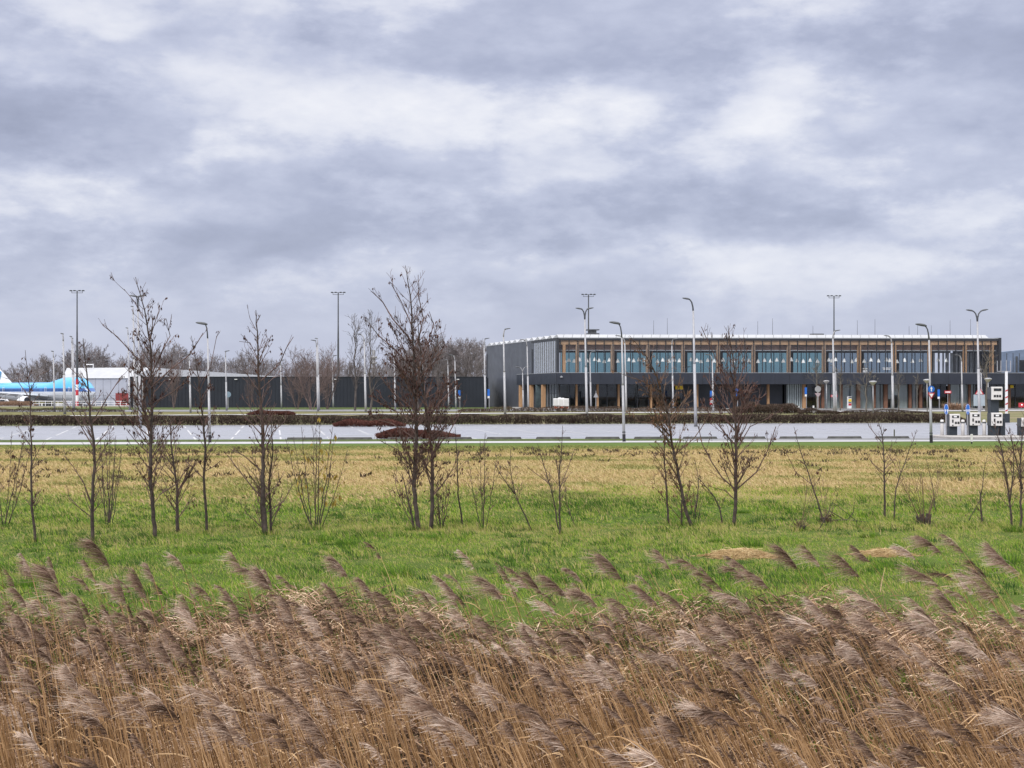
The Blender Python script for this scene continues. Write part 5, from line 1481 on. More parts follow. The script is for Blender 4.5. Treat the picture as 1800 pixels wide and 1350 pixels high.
LA = [
 ('tall grey lamp post with black foot on the footpath, left of the slender pointed sapling', 369, 778, 568, 'L', 6, .080, False, True),
 ('tall lamp post with black foot on the footpath before the left half of the terminal', 1097, 776.5, 567, 'L', 9, .085, False, True),
 ('tall lamp post with black foot carrying the blue and give-way signs', 1637, 778.5, 570.5, 'L', 12, .085, False, True),
 ('double-armed lamp post behind the hedge left of the long terminal facade', 1032, 744, 542, 'D', 9, .13),
 ('tallest lamp post, single arm to the left, rising before the middle of the terminal', 1223, 750, 524.5, 'L', 12, .135),
 ('double-armed lamp post behind the ticket machines on the right', 1722, 747, 545, 'D', 14, .14),
 ('single lamp post before the dark side wall of the terminal', 888, 728, 578, 'R', 6, .17),
 ('lamp post at the joint between the black hall and the terminal', 853.5, 722, 595, 'R', 4, .16),
 ('slim lamp post before the finned corner of the terminal', 929, 723, 597, 'L', 7, .15),
 ('short double-armed lamp at the side porch of the terminal', 920, 722, 645, 'D', 9, .12),
 ('white lamp post just behind the footpath lamp before the terminal', 1101, 727, 590, 'L', 12, .15),
 ('slim lamp post right of the white trailer', 1039, 721, 618, 'R', 5, .15),
 ('lamp post with arm to the right standing before the upper windows near the yellow sign', 1183.5, 722, 596, 'R', 4, .15),
 ('small double-armed lamp beside the yellow sign', 1206, 718, 645, 'D', 5, .12),
 ('short lamp with bent arm near the blue sign by the recessed wall', 1254, 725, 623, 'L', 8, .15),
 ('white lamp post with hooked top rising above the broad sapling', 1303, 714, 598, 'L', 6, .17),
 ('lamp post with one arm to the right before the far right-hand mast', 1467, 727, 581, 'R', 7, .20),
 ('thin short lamp standing close behind a thicker post', 1470.5, 726, 642, 'L', 4, .10),
 ('lamp post with arm to the left right of the mushroom lamps', 1570, 727, 590, 'L', 8, .19),
 ('slim lamp post with hooked top among the signs at right', 1692, 724, 624, 'L', 8, .15),
 ('lamp partly hidden behind the double-armed post at right', 1726, 722, 643, 'L', 4, .14),
 ('leftmost lamp post over the aircraft fuselage', 96, 724, 617, 'N', 3, .16),
 ('second lamp post from the left, before the front of the aircraft', 114, 728.5, 586, 'N', 3, .19),
 ('lamp post of a close pair just left of the red and white mast, front one', 129, 723, 591, 'N', 3, .17),
 ('lamp post of a close pair just left of the red and white mast, rear one', 131, 721, 594, 'N', 3, .15),
 ('dark-headed lamp left of the tall twin-stemmed sapling', 228, 721, 576, 'N', 3, .17),
 ('dark-topped tall lamp inside the crown of the tall twin-stemmed sapling', 238, 724, 538, 'N', 3, .2),
 ('tallest left-hand lamp with two heads inside the sapling crown', 247, 752, 520, 'D', 4, .12),
 ('slim lamp before the black hall, right of the crooked slim sapling', 335, 726, 622, 'N', 3, .15),
 ('lamp post beside the round grey sign before the black hall', 398.5, 722, 617, 'R', 1, .15),
 ('lamp post right of the slender pointed sapling', 495, 718, 633, 'R', 2, .15),
 ('lamp of a close pair above the bare willow bush, lower one', 559, 723, 598, 'L', 4, .16),
 ('lamp of a close pair above the bare willow bush, higher one', 561, 721, 594.5, 'N', 3, .15),
 ('hook-topped lamp left of the second tall mast', 586, 717, 625, 'R', 4, .15),
 ('lamp post between the two slender bare trees behind the car park', 643, 725, 587, 'L', 10, .17),
 ('lamp post behind the tallest sapling', 695, 722, 610, 'L', 4, .14),
 ('lamp post right of the tallest sapling, first of two', 789, 719, 632, 'N', 3, .14),
 ('lamp post right of the tallest sapling, second of two', 801.5, 719, 624, 'L', 6, .15),
]
for t in LA: lamp(*t)
# mushroom-shaped post-top lamps
ms = None
for (bx, by, yt, lb) in ((1453, 720, 669.5, 'mushroom-headed lamp left of the thick lamp post'), (1535, 728, 670.5, 'mushroom-headed lamp before the grey curtained bays'),
                         (1630, 725.5, 667.5, 'mushroom-headed lamp just left of the blue round sign'), (1737.5, 725.5, 665.5, 'mushroom-headed lamp beside the tall ticket machine')):
    Y = gY(by); s_ = Y / F; H = (by - yt) * s_
    root = empty('mushroom_lamp', ((bx - 900) * s_, Y, 0), lb, 'street lamp', 'mushroom-headed lamps before the terminal', (0, R(TILT * .5), 0))
    q = MB(); q.tube([(0, 0, 0), (0, 0, H - .3)], [.075, .055], 8); q.build('pole', M_galv, root, smooth=True)
    q = MB(); q.lathe([(.08, -.42), (.20, -.30), (.36, -.14), (.46, -.06), (.46, 0)], 16, (0, 0, H - .02)); q.build('diffuser', mat('opal_plastic', (0.50, 0.50, 0.48), .4, .05), root, smooth=True)
    q = MB(); q.lathe([(.48, 0), (.40, .07), (.2, .12), (.02, .13)], 16, (0, 0, H - .04)); q.build('cap', M_galv, root, smooth=True)
# tall floodlight masts
for (bx, yt, Y, lb, striped) in ((135.5, 511.5, 284, 'tall thin floodlight mast with red and white bands at its foot', True), (594.5, 514.5, 288, 'tall thin floodlight mast behind the black hall', False),
                        (1034.5, 518, 295, 'tall thin floodlight mast rising behind the double-armed lamp and the left end of the terminal', False), (1466, 520.5, 298, 'tall thin floodlight mast rising behind the right half of the terminal', False)):
    s_ = Y / F; z0 = gz(0, Y); H = HC - (yt - HY) * s_ - z0
    root = empty('floodlight_mast', ((bx - 900) * s_, Y, z0), lb, 'mast', 'tall floodlight masts')
    zs = 5.4 if striped else 0
    q = MB(); q.tube([(0, 0, zs), (0, 0, H * .55), (0, 0, H * .72), (0, 0, H)], [.25, .19, .13, .11], 8); q.build('pole', M_galvd, root)
    q = MB(); q.box(-1.5, 1.5, -.06, .06, H - .04, H + .06); q.box(-1.1, 1.1, -.05, .05, H - .42, H - .34)
    for x in (-1.1, 1.05): q.box(x, x + .06, -.05, .05, H - .42, H)
    q.build('crossbar', M_galvd, root)
    for x in (-1.25, -.5, .5, 1.25):
        q = MB(); q.box(x - .2, x + .2, -.22, .12, H + .06, H + .17); q.build('floodlight', M_galvd, root)
    if striped:
        for k in range(5):
            q = MB(); q.tube([(0, 0, k * 1.08 if k else 0), (0, 0, k * 1.08 + 1.08)], .30, 10); q.build('painted_band', M_red if k % 2 == 0 else M_white, root)

# ------------------------------------------------------------------ ticket machines
def machine(label, x0, x1, yb, heads, box=None):
    Y = gY(yb) - .3; s_ = Y / F
    root = empty('ticket_machine', ((x0 - 900) * s_, Y, 0), label, 'ticket machine', 'dark ticket machines with pale panels')
    w = (x1 - x0) * s_; Z = lambda y: HC - (y - HY) * Y / F
    top = min(h_[2] for h_ in heads)
    q = MB(); q.box(.05, w * .82, .12, .62, 0, Z(top) - .04); q.build('body', M_dkbox, root, bevel=.02)
    q = MB(); q.box(.0, w * .84, .08, .66, -.01, .06); q.build('plinth', M_concrete, root)
    for (hx0, hx1, hy0, hy1, full) in heads:
        a0 = (hx0 - x0) * s_; a1 = (hx1 - x0) * s_; z0 = Z(hy1); z1 = Z(hy0); W = a1 - a0; Hh_ = z1 - z0
        q = MB(); q.box(a0, a1, -.10, .11, z0, z1); hd_ = q.build('front_panel', M_panel, root, bevel=.03)
        q = MB(); q.box(a0 - .03, a0 + .06, -.02, .55, z0 + .02, z1 - .02); q.build('side_shell', M_galvd, root)
        q = MB(); q.box(a0 + W * .20, a1 - W * .12, -.112, -.102, z0 + Hh_ * .68, z1 - Hh_ * .12); q.build('screen_frame', M_black, hd_)
        q = MB(); q.box(a0 + W * .36, a0 + W * .66, -.118, -.113, z0 + Hh_ * .73, z1 - Hh_ * .15); q.build('screen', M_white if full else M_dkbox, hd_)
        q = MB()
        for j in range(2 if full else 3):
            b0 = a0 + W * ((.48 if full else .20) + (.25 if full else .235) * j); q.box(b0, b0 + W * .18, -.113, -.102, z0 + Hh_ * .20, z0 + Hh_ * .38)
        q.build('buttons', M_black, hd_)
        if full:
            q = MB(); q.box(a0 + W * .20, a0 + W * .34, -.113, -.102, z0 + Hh_ * .30, z0 + Hh_ * .55); q.box(a0 + W * .20, a0 + W * .34, -.112, -.102, z0 + Hh_ * .04, z0 + Hh_ * .13); q.build('card_slot', M_black, hd_)
    if box:
        q = MB(); a0 = (box[0] - x0) * s_; a1 = (box[1] - x0) * s_; q.box(a0, a1, .15, 1.1, 0, Z(box[2])); q.build('control_box', M_dkbox, root, bevel=.02)
    return root
machine('left one of the two low ticket machines, farthest from the tall one', 1668.5, 1687.5, 769, [(1669, 1687, 727.8, 749.5, True)])
machine('low ticket machine just left of the tall double-height one', 1704, 1724, 769, [(1704.5, 1723, 725.2, 748, True)])
machine('double-height ticket machine with an upper panel for lorries and a lower one', 1741, 1761, 769.5, [(1742, 1761.5, 680, 702.8, False), (1742, 1761.5, 725.5, 748.5, True)], (1760.5, 1769, 735))
machine('dark ticket machine cut by the right edge of the picture', 1793, 1815, 769.5, [(1795, 1815, 734.5, 750, False)])
# kerbed island under them
q = MB(); Y = gY(770.5); s_ = Y / F
pl_ = [gp(1750 - 72, 772.6), gp(1980, 772.6), gp(1980, 768.2), gp(1640, 768.2), gp(1640, 770.2)]
n = len(pl_); q.add([(p.x, p.y, 0) for p in pl_] + [(p.x, p.y, .13) for p in pl_], [tuple(range(n, 2 * n))] + [(i, (i + 1) % n, n + (i + 1) % n, n + i) for i in range(n)])
tag(q.build('kerb_island', M_concrete), kind='structure')
# bollards
bol = None
for (px, yt, yb, lb) in ((1656, 742, 769, 'pale concrete bollard left of the low ticket machines'), (1692.5, 740, 769, 'pale concrete bollard between the two low ticket machines'), (1730, 740.5, 769, 'pale concrete bollard left of the double-height ticket machine')):
    Y = gY(yb + .5); s_ = Y / F
    if bol is None:
        bol = empty('bollard', ((px - 900) * s_, Y, 0), lb, 'bollard', 'concrete bollards by the ticket machines')
        q = MB(); q.lathe([(.10, 0), (.095, .95), (.09, .98), (.05, 1.0)], 12); bp = q.build('post', M_panel, bol, smooth=True)
        q = MB(); q.lathe([(.102, .80), (.102, .88)], 12); bq = q.build('band', M_galvd, bol)
    else:
        o = bol.copy(); COL.objects.link(o); o.location = ((px - 900) * s_, Y, 0); o['label'] = lb
        for c_ in (bp, bq):
            d_ = c_.copy(); COL.objects.link(d_); d_.parent = o
def post_thing(name, label, cat, bx, by, ytop, r=.03, group=None, m=None, tilt=0):
    Y = gY(by); s_ = Y / F; z0 = gz(0, Y); H = HC - (ytop - HY) * s_ - z0
    root = empty(name, ((bx - 900) * s_, Y, z0), label, cat, group, (0, R(tilt), 0))
    q = MB(); q.tube([(0, 0, 0), (0, 0, H)], r, 8); q.build('post', m or M_galv, root)
    return root, s_, z0, (lambda y: HC - (y - HY) * Y / F - z0)
def arrow_geo(q, cx, cz, sc, y):
    q.add([(cx + a * sc, y, cz + b * sc) for a, b in ((-.12, -.5), (.12, -.5), (.12, .1), (.3, .1), (0, .55), (-.3, .1), (-.12, .1))], [tuple(range(7))])
# blue arrow signs on posts by the machines
for (bx, xt, lb) in ((1663.5, 1661.7, 'blue oval-looking direction sign turned side-on beside the left ticket machine'), (1701.5, 1699.6, 'blue direction sign turned side-on between the low ticket machines')):
    root, s_, z0, Z = post_thing('direction_sign', lb, 'sign', bx, 769.2, 728, .035, 'blue direction signs by the ticket machines', tilt=-.8)
    q = MB(); q.disc((-.0, -.05, Z(719.5)), 9.5 * s_, th=.03, rz=.42); q.build('sign_face', M_blue, root)
    q = MB(); q.tube([(8.6 * s_ * .42 * math.cos(t), -.068, Z(719.5) + 8.6 * s_ * math.sin(t)) for t in [k * 2 * math.pi / 24 for k in range(25)]], .007, 4, cap=False); q.build('border', M_white, root)
    q = MB(); arrow_geo(q, -.055, Z(722), .17, -.07); arrow_geo(q, .055, Z(722), .17, -.07); q.build('arrows', M_white, root)
# traffic signs hung on the right footpath lamp
Y = gY(778.5) - .16; s_ = Y / F
sg = empty('traffic_sign', ((1637 - 900) * s_, Y, HC - (684 - HY) * s_), 'round blue sign with white arrow strapped to the right footpath lamp', 'sign')
q = MB(); q.disc((0, 0, 0), 5.9 * s_, th=.03); q.build('sign_face', M_blue, sg)
q = MB(); arrow_geo(q, 0, 0, .22, -.018); q.build('arrow', M_white, sg)
sg = empty('give_way_sign', ((1637 - 900) * s_, Y, HC - (695.5 - HY) * s_), 'red-edged give-way triangle below the round blue sign on the lamp', 'sign')
r_ = 6.4 * s_
q = MB(); q.prism([(-r_, r_ * .8), (0, -r_ * .95), (r_, r_ * .8)], -.015, .015); q.build('sign_face', M_red, sg)
q = MB(); q.prism([(-r_ * .62, r_ * .55), (0, -r_ * .52), (r_ * .62, r_ * .55)], -.022, -.016); q.build('white_field', M_white, sg)
# short marker post
Y = gY(780); s_ = Y / F
mp = empty('marker_post', ((1708 - 900) * s_, Y, 0), 'short pale marker post with dark foot on the grass before the kerb', 'marker post')
q = MB(); q.box(-.045, .045, -.03, .03, .10, .45); q.box(-.05, .05, -.035, .035, .40, .47); q.build('post', M_panel, mp)
q = MB(); q.box(-.03, .03, -.02, .02, 0, .10); q.build('foot', M_black, mp)
q = MB(); q.tube([(0, 0, 0), (0, 0, .42)], .035, 6); Y = gY(768.5); tag(q.build('small_marker', mat('dark_olive', (.06, .06, .03), .8, .2), None, ((1572 - 900) * Y / F, Y, .01)), 'small dark marker stick at the car park edge left of the right lamp', 'marker post')
# raised barrier arm
Y = gY(743); s_ = Y / F
ba = empty('raised_barrier', ((1769 - 900) * s_, Y, 0), 'raised white barrier arm with red marks behind the tall ticket machine', 'barrier')
q = MB(); Ht = (743 - 653) * s_; q.box(-.10, .10, -.05, .05, .6, Ht); q.build('arm', M_white, ba)
for k in range(4):
    q = MB(); z = .9 + k * .55; q.add([(-.102, -.053, z), (.102, -.053, z + .10), (.102, -.053, z + .22), (-.102, -.053, z + .12)], [(0, 1, 2, 3)]); q.build('red_mark', M_red, ba)
q = MB(); q.box(-.22, .22, -.2, .25, 0, .75); q.build('housing', M_dkbox, ba)
q = MB()
for x in (-.75, -.45, .0, .35): q.box(x - .03, x + .03, -.02, .02, Ht, Ht + (.55 if x < -.4 or x > .2 else .6) + .35)
q.box(-.75, .35, -.025, .025, Ht - .02, Ht + .04); q.build('prongs', M_galv, ba)
# road signs near the terminal
SG = 'road signs before the terminal'
def disc_back(root, x, z, r, m=M_galv):
    q = MB(); q.disc((x, -.05, z), r, th=.03); q.build('sign_face', m, root)
root, s_, z0, Z = post_thing('round_sign', 'grey back of a round sign above a triangular one before the terminal louvres', 'sign', 1438, 727.5, 678, .07, SG, tilt=-.5)
disc_back(root, 0, Z(684), 5.4 * s_); q = MB(); q.prism([(-5.8 * s_, Z(691)), (0, Z(699)), (5.8 * s_, Z(691))], -.05, -.02); q.build('triangle_plate', mat('pink_grey', (.40, .30, .34), .5, .1), root)
root, s_, z0, Z = post_thing('round_sign', 'grey back of a round sign before the black hall', 'sign', 401, 718, 688, .06, SG)
disc_back(root, 0, Z(693.5), 5.2 * s_, mat('blue_grey_plate', (.18, .25, .32), .5, .1))
root, s_, z0, Z = post_thing('triangle_sign', 'grey back of a triangular sign on two legs right of the white trailer', 'sign', 1047.5, 720, 687, .05, SG)
q = MB(); q.prism([(-4.3 * s_, Z(698.5)), (4.3 * s_, Z(698.5)), (0, Z(689))], -.06, -.03); q.build('triangle_plate', M_galv, root)
for (bx, by, y0, y1, lb) in ((1416, 722, 681, 693, 'small blue sign on a post beside the timber pier'), (1649.5, 722, 684.5, 697, 'tall narrow blue sign right of the blue round sign'),
                             (1249.5, 722, 687, 697, 'blue sign near the recessed wall, left of the short bent lamp'), (1295, 722, 683, 696, 'blue sign in front of the recessed wall behind the broad sapling'),
                             (807, 718, 686, 696, 'small blue sign before the right end of the black hall'), (858.5, 720, 684, 696, 'small blue sign at the foot of the dark terminal side wall')):
    root, s_, z0, Z = post_thing('blue_sign', lb, 'sign', bx + 1.5, by, y0, .04, SG)
    q = MB(); q.box(-3.2 * s_, .8 * s_, -.07, -.04, Z(y1), Z(y0)); q.build('sign_face', M_blue, root)
    if bx > 1400 or bx < 860:
        q = MB(); q.box(-3.0 * s_, .6 * s_, -.07, -.04, Z(y1 + 4), Z(y1 + .3)); q.build('white_plate', M_white, root)
root, s_, z0, Z = post_thing('info_totem', 'white information totem with yellow and red fields before the curtained glass', 'totem', 1493, 721.5, 700, .05)
q = MB(); q.box(-3.6 * s_, 3.6 * s_, -.12, .12, Z(718), Z(697)); q.build('body', M_white, root)
for (a, b_, c_, d_, m) in ((-1.9, 3.3, 701.5, 706, M_yellow), (-1.9, 3.3, 709, 713, M_red), (-1.9, 3.3, 698, 700, M_frame), (-1.9, 3.3, 706.6, 708, M_frame)):
    q = MB(); q.box(a * s_, b_ * s_, -.135, -.122, Z(d_), Z(c_)); q.build('panel', m, root)
for (bx, by, y0, y1, w, lb) in ((1666, 722, 686.8, 691.5, 6, 'small red and white board right of the narrow blue sign'), (1466, 720, 694, 698, 6, 'small red board behind the thick lamp post'),
                                (1250, 722, 700, 712, 2.2, 'small red and white plate under a blue sign by the recessed wall')):
    root, s_, z0, Z = post_thing('red_sign', lb, 'sign', bx, by, y0, .035, SG)
    q = MB(); q.box(-w * s_, w * s_, -.06, -.036, Z(y1), Z(y0)); q.build('sign_face', M_red, root)
    q = MB(); q.box(-w * s_ * .75, w * s_ * .75, -.065, -.061, Z(y1 - (y1 - y0) * .3), Z(y0 + (y1 - y0) * .3)); q.build('white_field', M_white, root)
root, s_, z0, Z = post_thing('square_sign', 'large grey square sign back with a triangle above, behind the double-armed lamp', 'sign', 1724, 724, 690, .06, SG)
q = MB(); q.box(-13 * s_, 7 * s_, -.08, -.05, Z(713.5), Z(693.5)); q.build('square_plate', mat('blue_grey_light', (.36, .42, .50), .5, .06), root)
q = MB(); q.prism([(-11 * s_, Z(693.2)), (5 * s_, Z(693.2)), (-3 * s_, Z(680))], -.12, -.09); q.build('triangle_plate', M_red, root)
q = MB(); q.prism([(-8.6 * s_, Z(692.2)), (2.6 * s_, Z(692.2)), (-3 * s_, Z(683))], -.128, -.121); q.build('white_field', M_white, root)
for i, (bx, by, yt, lb) in enumerate(((1430, 727, 713, 'white and black bollard left of the round sign'), (1404, 726, 713.5, 'low white post head above the ragged hedge'), (1382, 726, 713, 'white-topped post at the end of the thicker hedge'))):
    root, s_, z0, Z = post_thing('reflector_post', lb, 'post', bx, by, yt, .10, 'white reflector posts', M_white)
    q = MB(); q.lathe([(.104, 0), (.104, .25)], 10, (0, 0, Z(yt) * .45)); q.build('black_band', M_black, root)
# red light and pale lantern on the right
root, s_, z0, Z = post_thing('red_signal', 'red box-shaped signal with a white light at the right edge', 'signal', 1795, 722, 716, .05)
q = MB(); q.box(-3.6 * s_, 3.6 * s_, -.25, .25, Z(716), Z(708)); q.build('housing', M_red, root)
q = MB(); q.disc((0, -.27, Z(711.5)), 1.1 * s_, th=.03, n=10)
mm = bpy.data.materials.new('signal_light'); mm.use_nodes = True; mm.node_tree.nodes['Principled BSDF'].inputs['Emission Color'].default_value = (1, .75, .75, 1); mm.node_tree.nodes['Principled BSDF'].inputs['Emission Strength'].default_value = 1.0
q.build('lens', mm, root)
# white service trailer
Y = gY(723.5); s_ = Y / F
tr = empty('service_trailer', ((973 - 900) * s_, Y, 0), 'white boxy service trailer with an orange-red lower stripe before the terminal corner', 'trailer')
W = 27 * s_
q = MB(); q.box(0, W, 0, 1.5, .35, 1.72); q.build('body', M_white, tr, bevel=.04)
for k in range(3):
    q = MB(); q.box(W * (.04 + .33 * k), W * (.29 + .33 * k), -.02, -.003, .72, 1.62); q.build('door_panel', mat('off_white', (.62, .62, .63), .5, .05), tr)
    q = MB(); q.box(W * (.03 + .33 * k), W * (.30 + .33 * k), -.02, -.003, .42, .68); q.build('red_stripe', mat('orange_red', (.50, .09, .04), .5, .08), tr)
q = MB(); q.tube([(W * .42, .5, 1.72), (W * .42, .5, 1.86)], .15, 10); q.box(W * .3, W * .7, .5, 1, 1.72, 1.80); q.build('roof_vent', M_white, tr)
for x in (W * .3, W * .7):
    q = MB(); q.tube([(x, -.02, .25), (x, .2, .25)], .25, 14); q.build('wheel', M_black, tr)
# wheel stops along the near edge of the car park
ws = None; MG = 'concrete wheel stops at the near edge of the car park'
for k in range(24):
    pxc = 600 + k * 79.5 * (1 - .0 * k) if k > 0 else 560
    X = -9.3 + k * 2.62 - 1.6
    if X > 23: break
    Yw = l_near(X) - .15
    if ws is None:
        ws = MB(); ws.add([(-.95, -.08, 0), (.95, -.08, 0), (.95, .08, 0), (-.95, .08, 0), (-.88, -.05, .13), (.88, -.05, .13), (.88, .05, .13), (-.88, .05, .13)],
                          [(0, 3, 2, 1), (4, 5, 6, 7), (0, 1, 5, 4), (1, 2, 6, 5), (2, 3, 7, 6), (3, 0, 4, 7)])
        ws = ws.build('wheel_stop', M_dkconc, None, (X, Yw, .014)); o = ws
        tag(ws, 'dark low concrete wheel stop in the row at the near edge of the car park', 'wheel stop', MG)
    else:
        o = ws.copy(); COL.objects.link(o); o.location = (X, Yw, .014)
    o.rotation_euler = (0, 0, R(3.8))

# ------------------------------------------------------------------ things under the aircraft
Y = 300; s_ = Y / F; z0 = gz(0, Y)
fe = empty('security_fence', ((-40 - 900) * s_, Y, z0), 'thin grey mesh security fence in front of the aircraft', 'fence')
q = MB(); L_ = 250 * s_
q2 = MB()
for k in range(int(L_ / 3) + 1): q = MB(); q.box(k * 3 - .03, k * 3 + .03, -.03, .03, 0, 2.4); q.build('post', M_galvd, fe)
for k in range(4): q2.box(0, L_, -.01, .01, .3 + k * .65, .33 + k * .65)
for k in range(int(L_ / 3) + 1): q2.box(k * 3 - .01, k * 3 + .01, -.008, .008, .3, 2.28)
q2.build('mesh', M_galvd, fe)
q = MB(); Y = 262; s_ = Y / F
wf = empty('white_rail_fence', ((58 - 900) * s_, Y, 0), 'low white rail fence below the nose of the aircraft', 'fence')
for k in range(16): q = MB(); q.box(k * 1.15 - .04, k * 1.15 + .04, -.03, .03, 0, .95); q.build('post', M_white, wf)
for (z0_, z1_) in ((.42, .5), (.85, .95)): q = MB(); q.box(0, 17.3, -.05, -.02, z0_, z1_); q.build('rail', M_white, wf)
# airstairs under the nose
Y = 440; s_ = Y / F; z0 = gz(0, Y)
st_ = empty('airstairs', ((146 - 900) * s_, Y, z0), 'grey mobile airstairs parked under the aircraft nose', 'airstairs')
q = MB(); q.add([(0, 0, .6), (3.4, 0, 2.6), (3.4, 1.4, 2.6), (0, 1.4, .6), (0, 0, .9), (3.4, 0, 2.9), (3.4, 1.4, 2.9), (0, 1.4, .9)], [(0, 3, 2, 1), (4, 5, 6, 7), (0, 1, 5, 4), (1, 2, 6, 5), (2, 3, 7, 6), (3, 0, 4, 7)]); q.build('stairs', M_galv, st_)
q = MB(); q.tube([(0, 0, 1.9), (3.4, 0, 3.9)], .05, 5); q.tube([(0, 0, .7), (0, 0, 1.9)], .05, 5); q.tube([(3.4, 0, 0), (3.4, 0, 3.9)], .08, 5); q.build('handrail', M_galv, st_)
q = MB(); q.box(-1, 3.8, .1, 1.3, .25, .6); q.build('chassis', M_galvd, st_)
# service van under the wing
Y = 430; s_ = Y / F; z0 = gz(0, Y)
vn = empty('service_van', ((-2 - 900) * s_, Y, z0), 'white service vehicle with a boom parked under the wing', 'van')
q = MB(); q.prism([(0, .5), (3.1, .5), (3.1, 1.35), (2.5, 1.5), (2.0, 2.3), (0, 2.3)], 0, 1.9); q.build('body', M_white, vn, bevel=.08)
q = MB(); q.prism([(2.05, 1.5), (2.45, 1.5), (2.05, 2.15)], -.02, 0.0); q.box(.3, 1.8, -.02, 0.0, 1.5, 2.1); q.build('windows', M_frame, vn)
for x in (.7, 2.4):
    q = MB(); q.tube([(x, -.05, .4), (x, .2, .4)], .4, 12); q.build('wheel', M_black, vn)
q = MB(); q.tube([(.3, .9, 2.3), (1.2, .9, 3.3), (3.2, .9, 3.9)], .12, 6); q.build('boom', M_galv, vn)

# ------------------------------------------------------------------ bare trees: street trees by the terminal and the wood behind
M_far = mat('winter_wood', (0.25, 0.225, 0.235), .9, .25, .5)
M_fard = mat('winter_wood_dark', (0.17, 0.15, 0.155), .9, .25, .5)
def tree_proto(seed, H, spread, dens, m, trunk_r, twig, levels=4, t0=.25, stems=1, fan=.9):
    rn = random.Random(seed); tm = MB(); cm = MB()
    def br(p, d, L, r, lev):
        n = 3 if lev < levels - 1 else 5; pts = [p.copy()]; rad = [r]; dd = d.normalized(); ks = []
        for i in range(n):
            dd = (dd + Vector((rn.gauss(0, 1), rn.gauss(0, 1), rn.gauss(0, 1))) * .13 + Vector((0, 0, .10))).normalized()
            p = p + dd * (L / n); pts.append(p.copy()); rad.append(max(twig, r * (1 - .7 * (i + 1) / n))); ks.append((p.copy(), dd.copy()))
        cm.tube(pts, rad, 3 if lev < levels - 1 else 4, cap=False)
        if lev <= 0: return
        for _ in range(dens[lev - 1]):
            i = rn.randrange(n); q_, dq = ks[i] if rn.random() < .9 else ks[-1]
            ax = rot_about(dq.orthogonal().normalized(), dq, rn.uniform(0, 6.28))
            br(q_, rot_about(dq, ax, R(rn.uniform(18, 48))), L * rn.uniform(.45, .75), max(twig, r * .5), lev - 1)
    for s_i in range(stems):
        a = rn.uniform(0, 6.28); off = Vector((math.cos(a), math.sin(a), 0)) * (0 if stems == 1 else H * .03)
        ln = Vector((math.cos(a) * (0 if stems == 1 else .35), math.sin(a) * .35 * (stems > 1), 1)).normalized()
        pts = [off + ln * H * t + Vector((rn.gauss(0, .01), rn.gauss(0, .01), 0)) * H * (t > 0) for t in (0, .15, .3, .45, .6, .75, .88, 1)]
        rad = [trunk_r * (1 - .9 * t) + twig for t in (0, .15, .3, .45, .6, .75, .88, 1)]
        tm.tube(pts, rad, 6)
        nl = dens[-1] if stems == 1 else max(3, dens[-1] // 2)
        for j in range(nl):
            t = t0 + (1 - t0) * (j + rn.random()) / nl
            i = min(6, int(t * 7)); p = pts[i].lerp(pts[i + 1], t * 7 - i)
            az = rn.uniform(0, 6.28); el = R(rn.uniform(25, 58)) * fan
            d_ = Vector((math.cos(az) * math.sin(el), math.sin(az) * math.sin(el), math.cos(el)))
            L = spread * (1.05 - .65 * t) * rn.uniform(.7, 1.1)
            br(p, d_, L, max(twig, trunk_r * .42 * (1.1 - t)), levels - 1)
    return tm, cm, m
protos = {}
def place_tree(key, loc, scale, rot, label, cat, group, name='bare_tree'):
    tm, cm, m = protos[key][:3]
    root = empty(name, loc, label, cat, group, (0, 0, rot)); root.scale = scale
    if len(protos[key]) == 3:
        a = tm.build('trunk', m, root); b_ = cm.build('crown', m, root); protos[key] = (tm, cm, m, a, b_)
    else:
        for c_ in protos[key][3:]:
            d_ = c_.copy(); COL.objects.link(d_); d_.parent = root
    return root
for i in range(5):
    protos['far%d' % i] = tree_proto(200 + i, 10, 4.3, (4, 4, 4, 13), M_far if i % 2 else M_fard, .26, .020, 4, .12)
rn = random.Random(99)
WOOD = 'leafless trees of the wood on the horizon'
far = []
def row(x0, x1, step, tops, Y0, Y1):
    x = x0
    while x < x1:
        yt = float(np.interp(x, [t[0] for t in tops], [t[1] for t in tops]))
        far.append((x + rn.uniform(-3, 3), yt + rn.uniform(0, 15), rn.uniform(Y0, Y1))); x += step * rn.uniform(.7, 1.3)
row(-30, 125, 8.5, [(-30, 650), (10, 648), (60, 640), (90, 630), (125, 630)], 700, 780)
row(126, 235, 9, [(126, 622), (150, 612), (185, 617), (200, 634), (235, 636)], 700, 780)
row(240, 500, 9, [(240, 622), (262, 612), (300, 612), (330, 626), (400, 632), (425, 620), (450, 632), (500, 640)], 700, 780)
row(500, 700, 9, [(500, 640), (560, 635), (620, 640), (700, 640)], 600, 700)
row(700, 850, 7.5, [(700, 625), (740, 612), (770, 608), (800, 606), (850, 609)], 420, 500)
for i, (px, yt, Y) in enumerate(far):
    s_ = Y / F; z0 = gz(0, Y); H = HC - (yt - HY) * s_ - z0
    k = H / 10.8; w = k * rn.uniform(.85, 1.25)
    place_tree('far%d' % (i % 5), ((px - 900) * s_, Y, z0), (w, w, k), rn.uniform(0, 6.28), 'leafless grey-brown tree in the wood on the horizon left of the terminal', 'tree', WOOD)
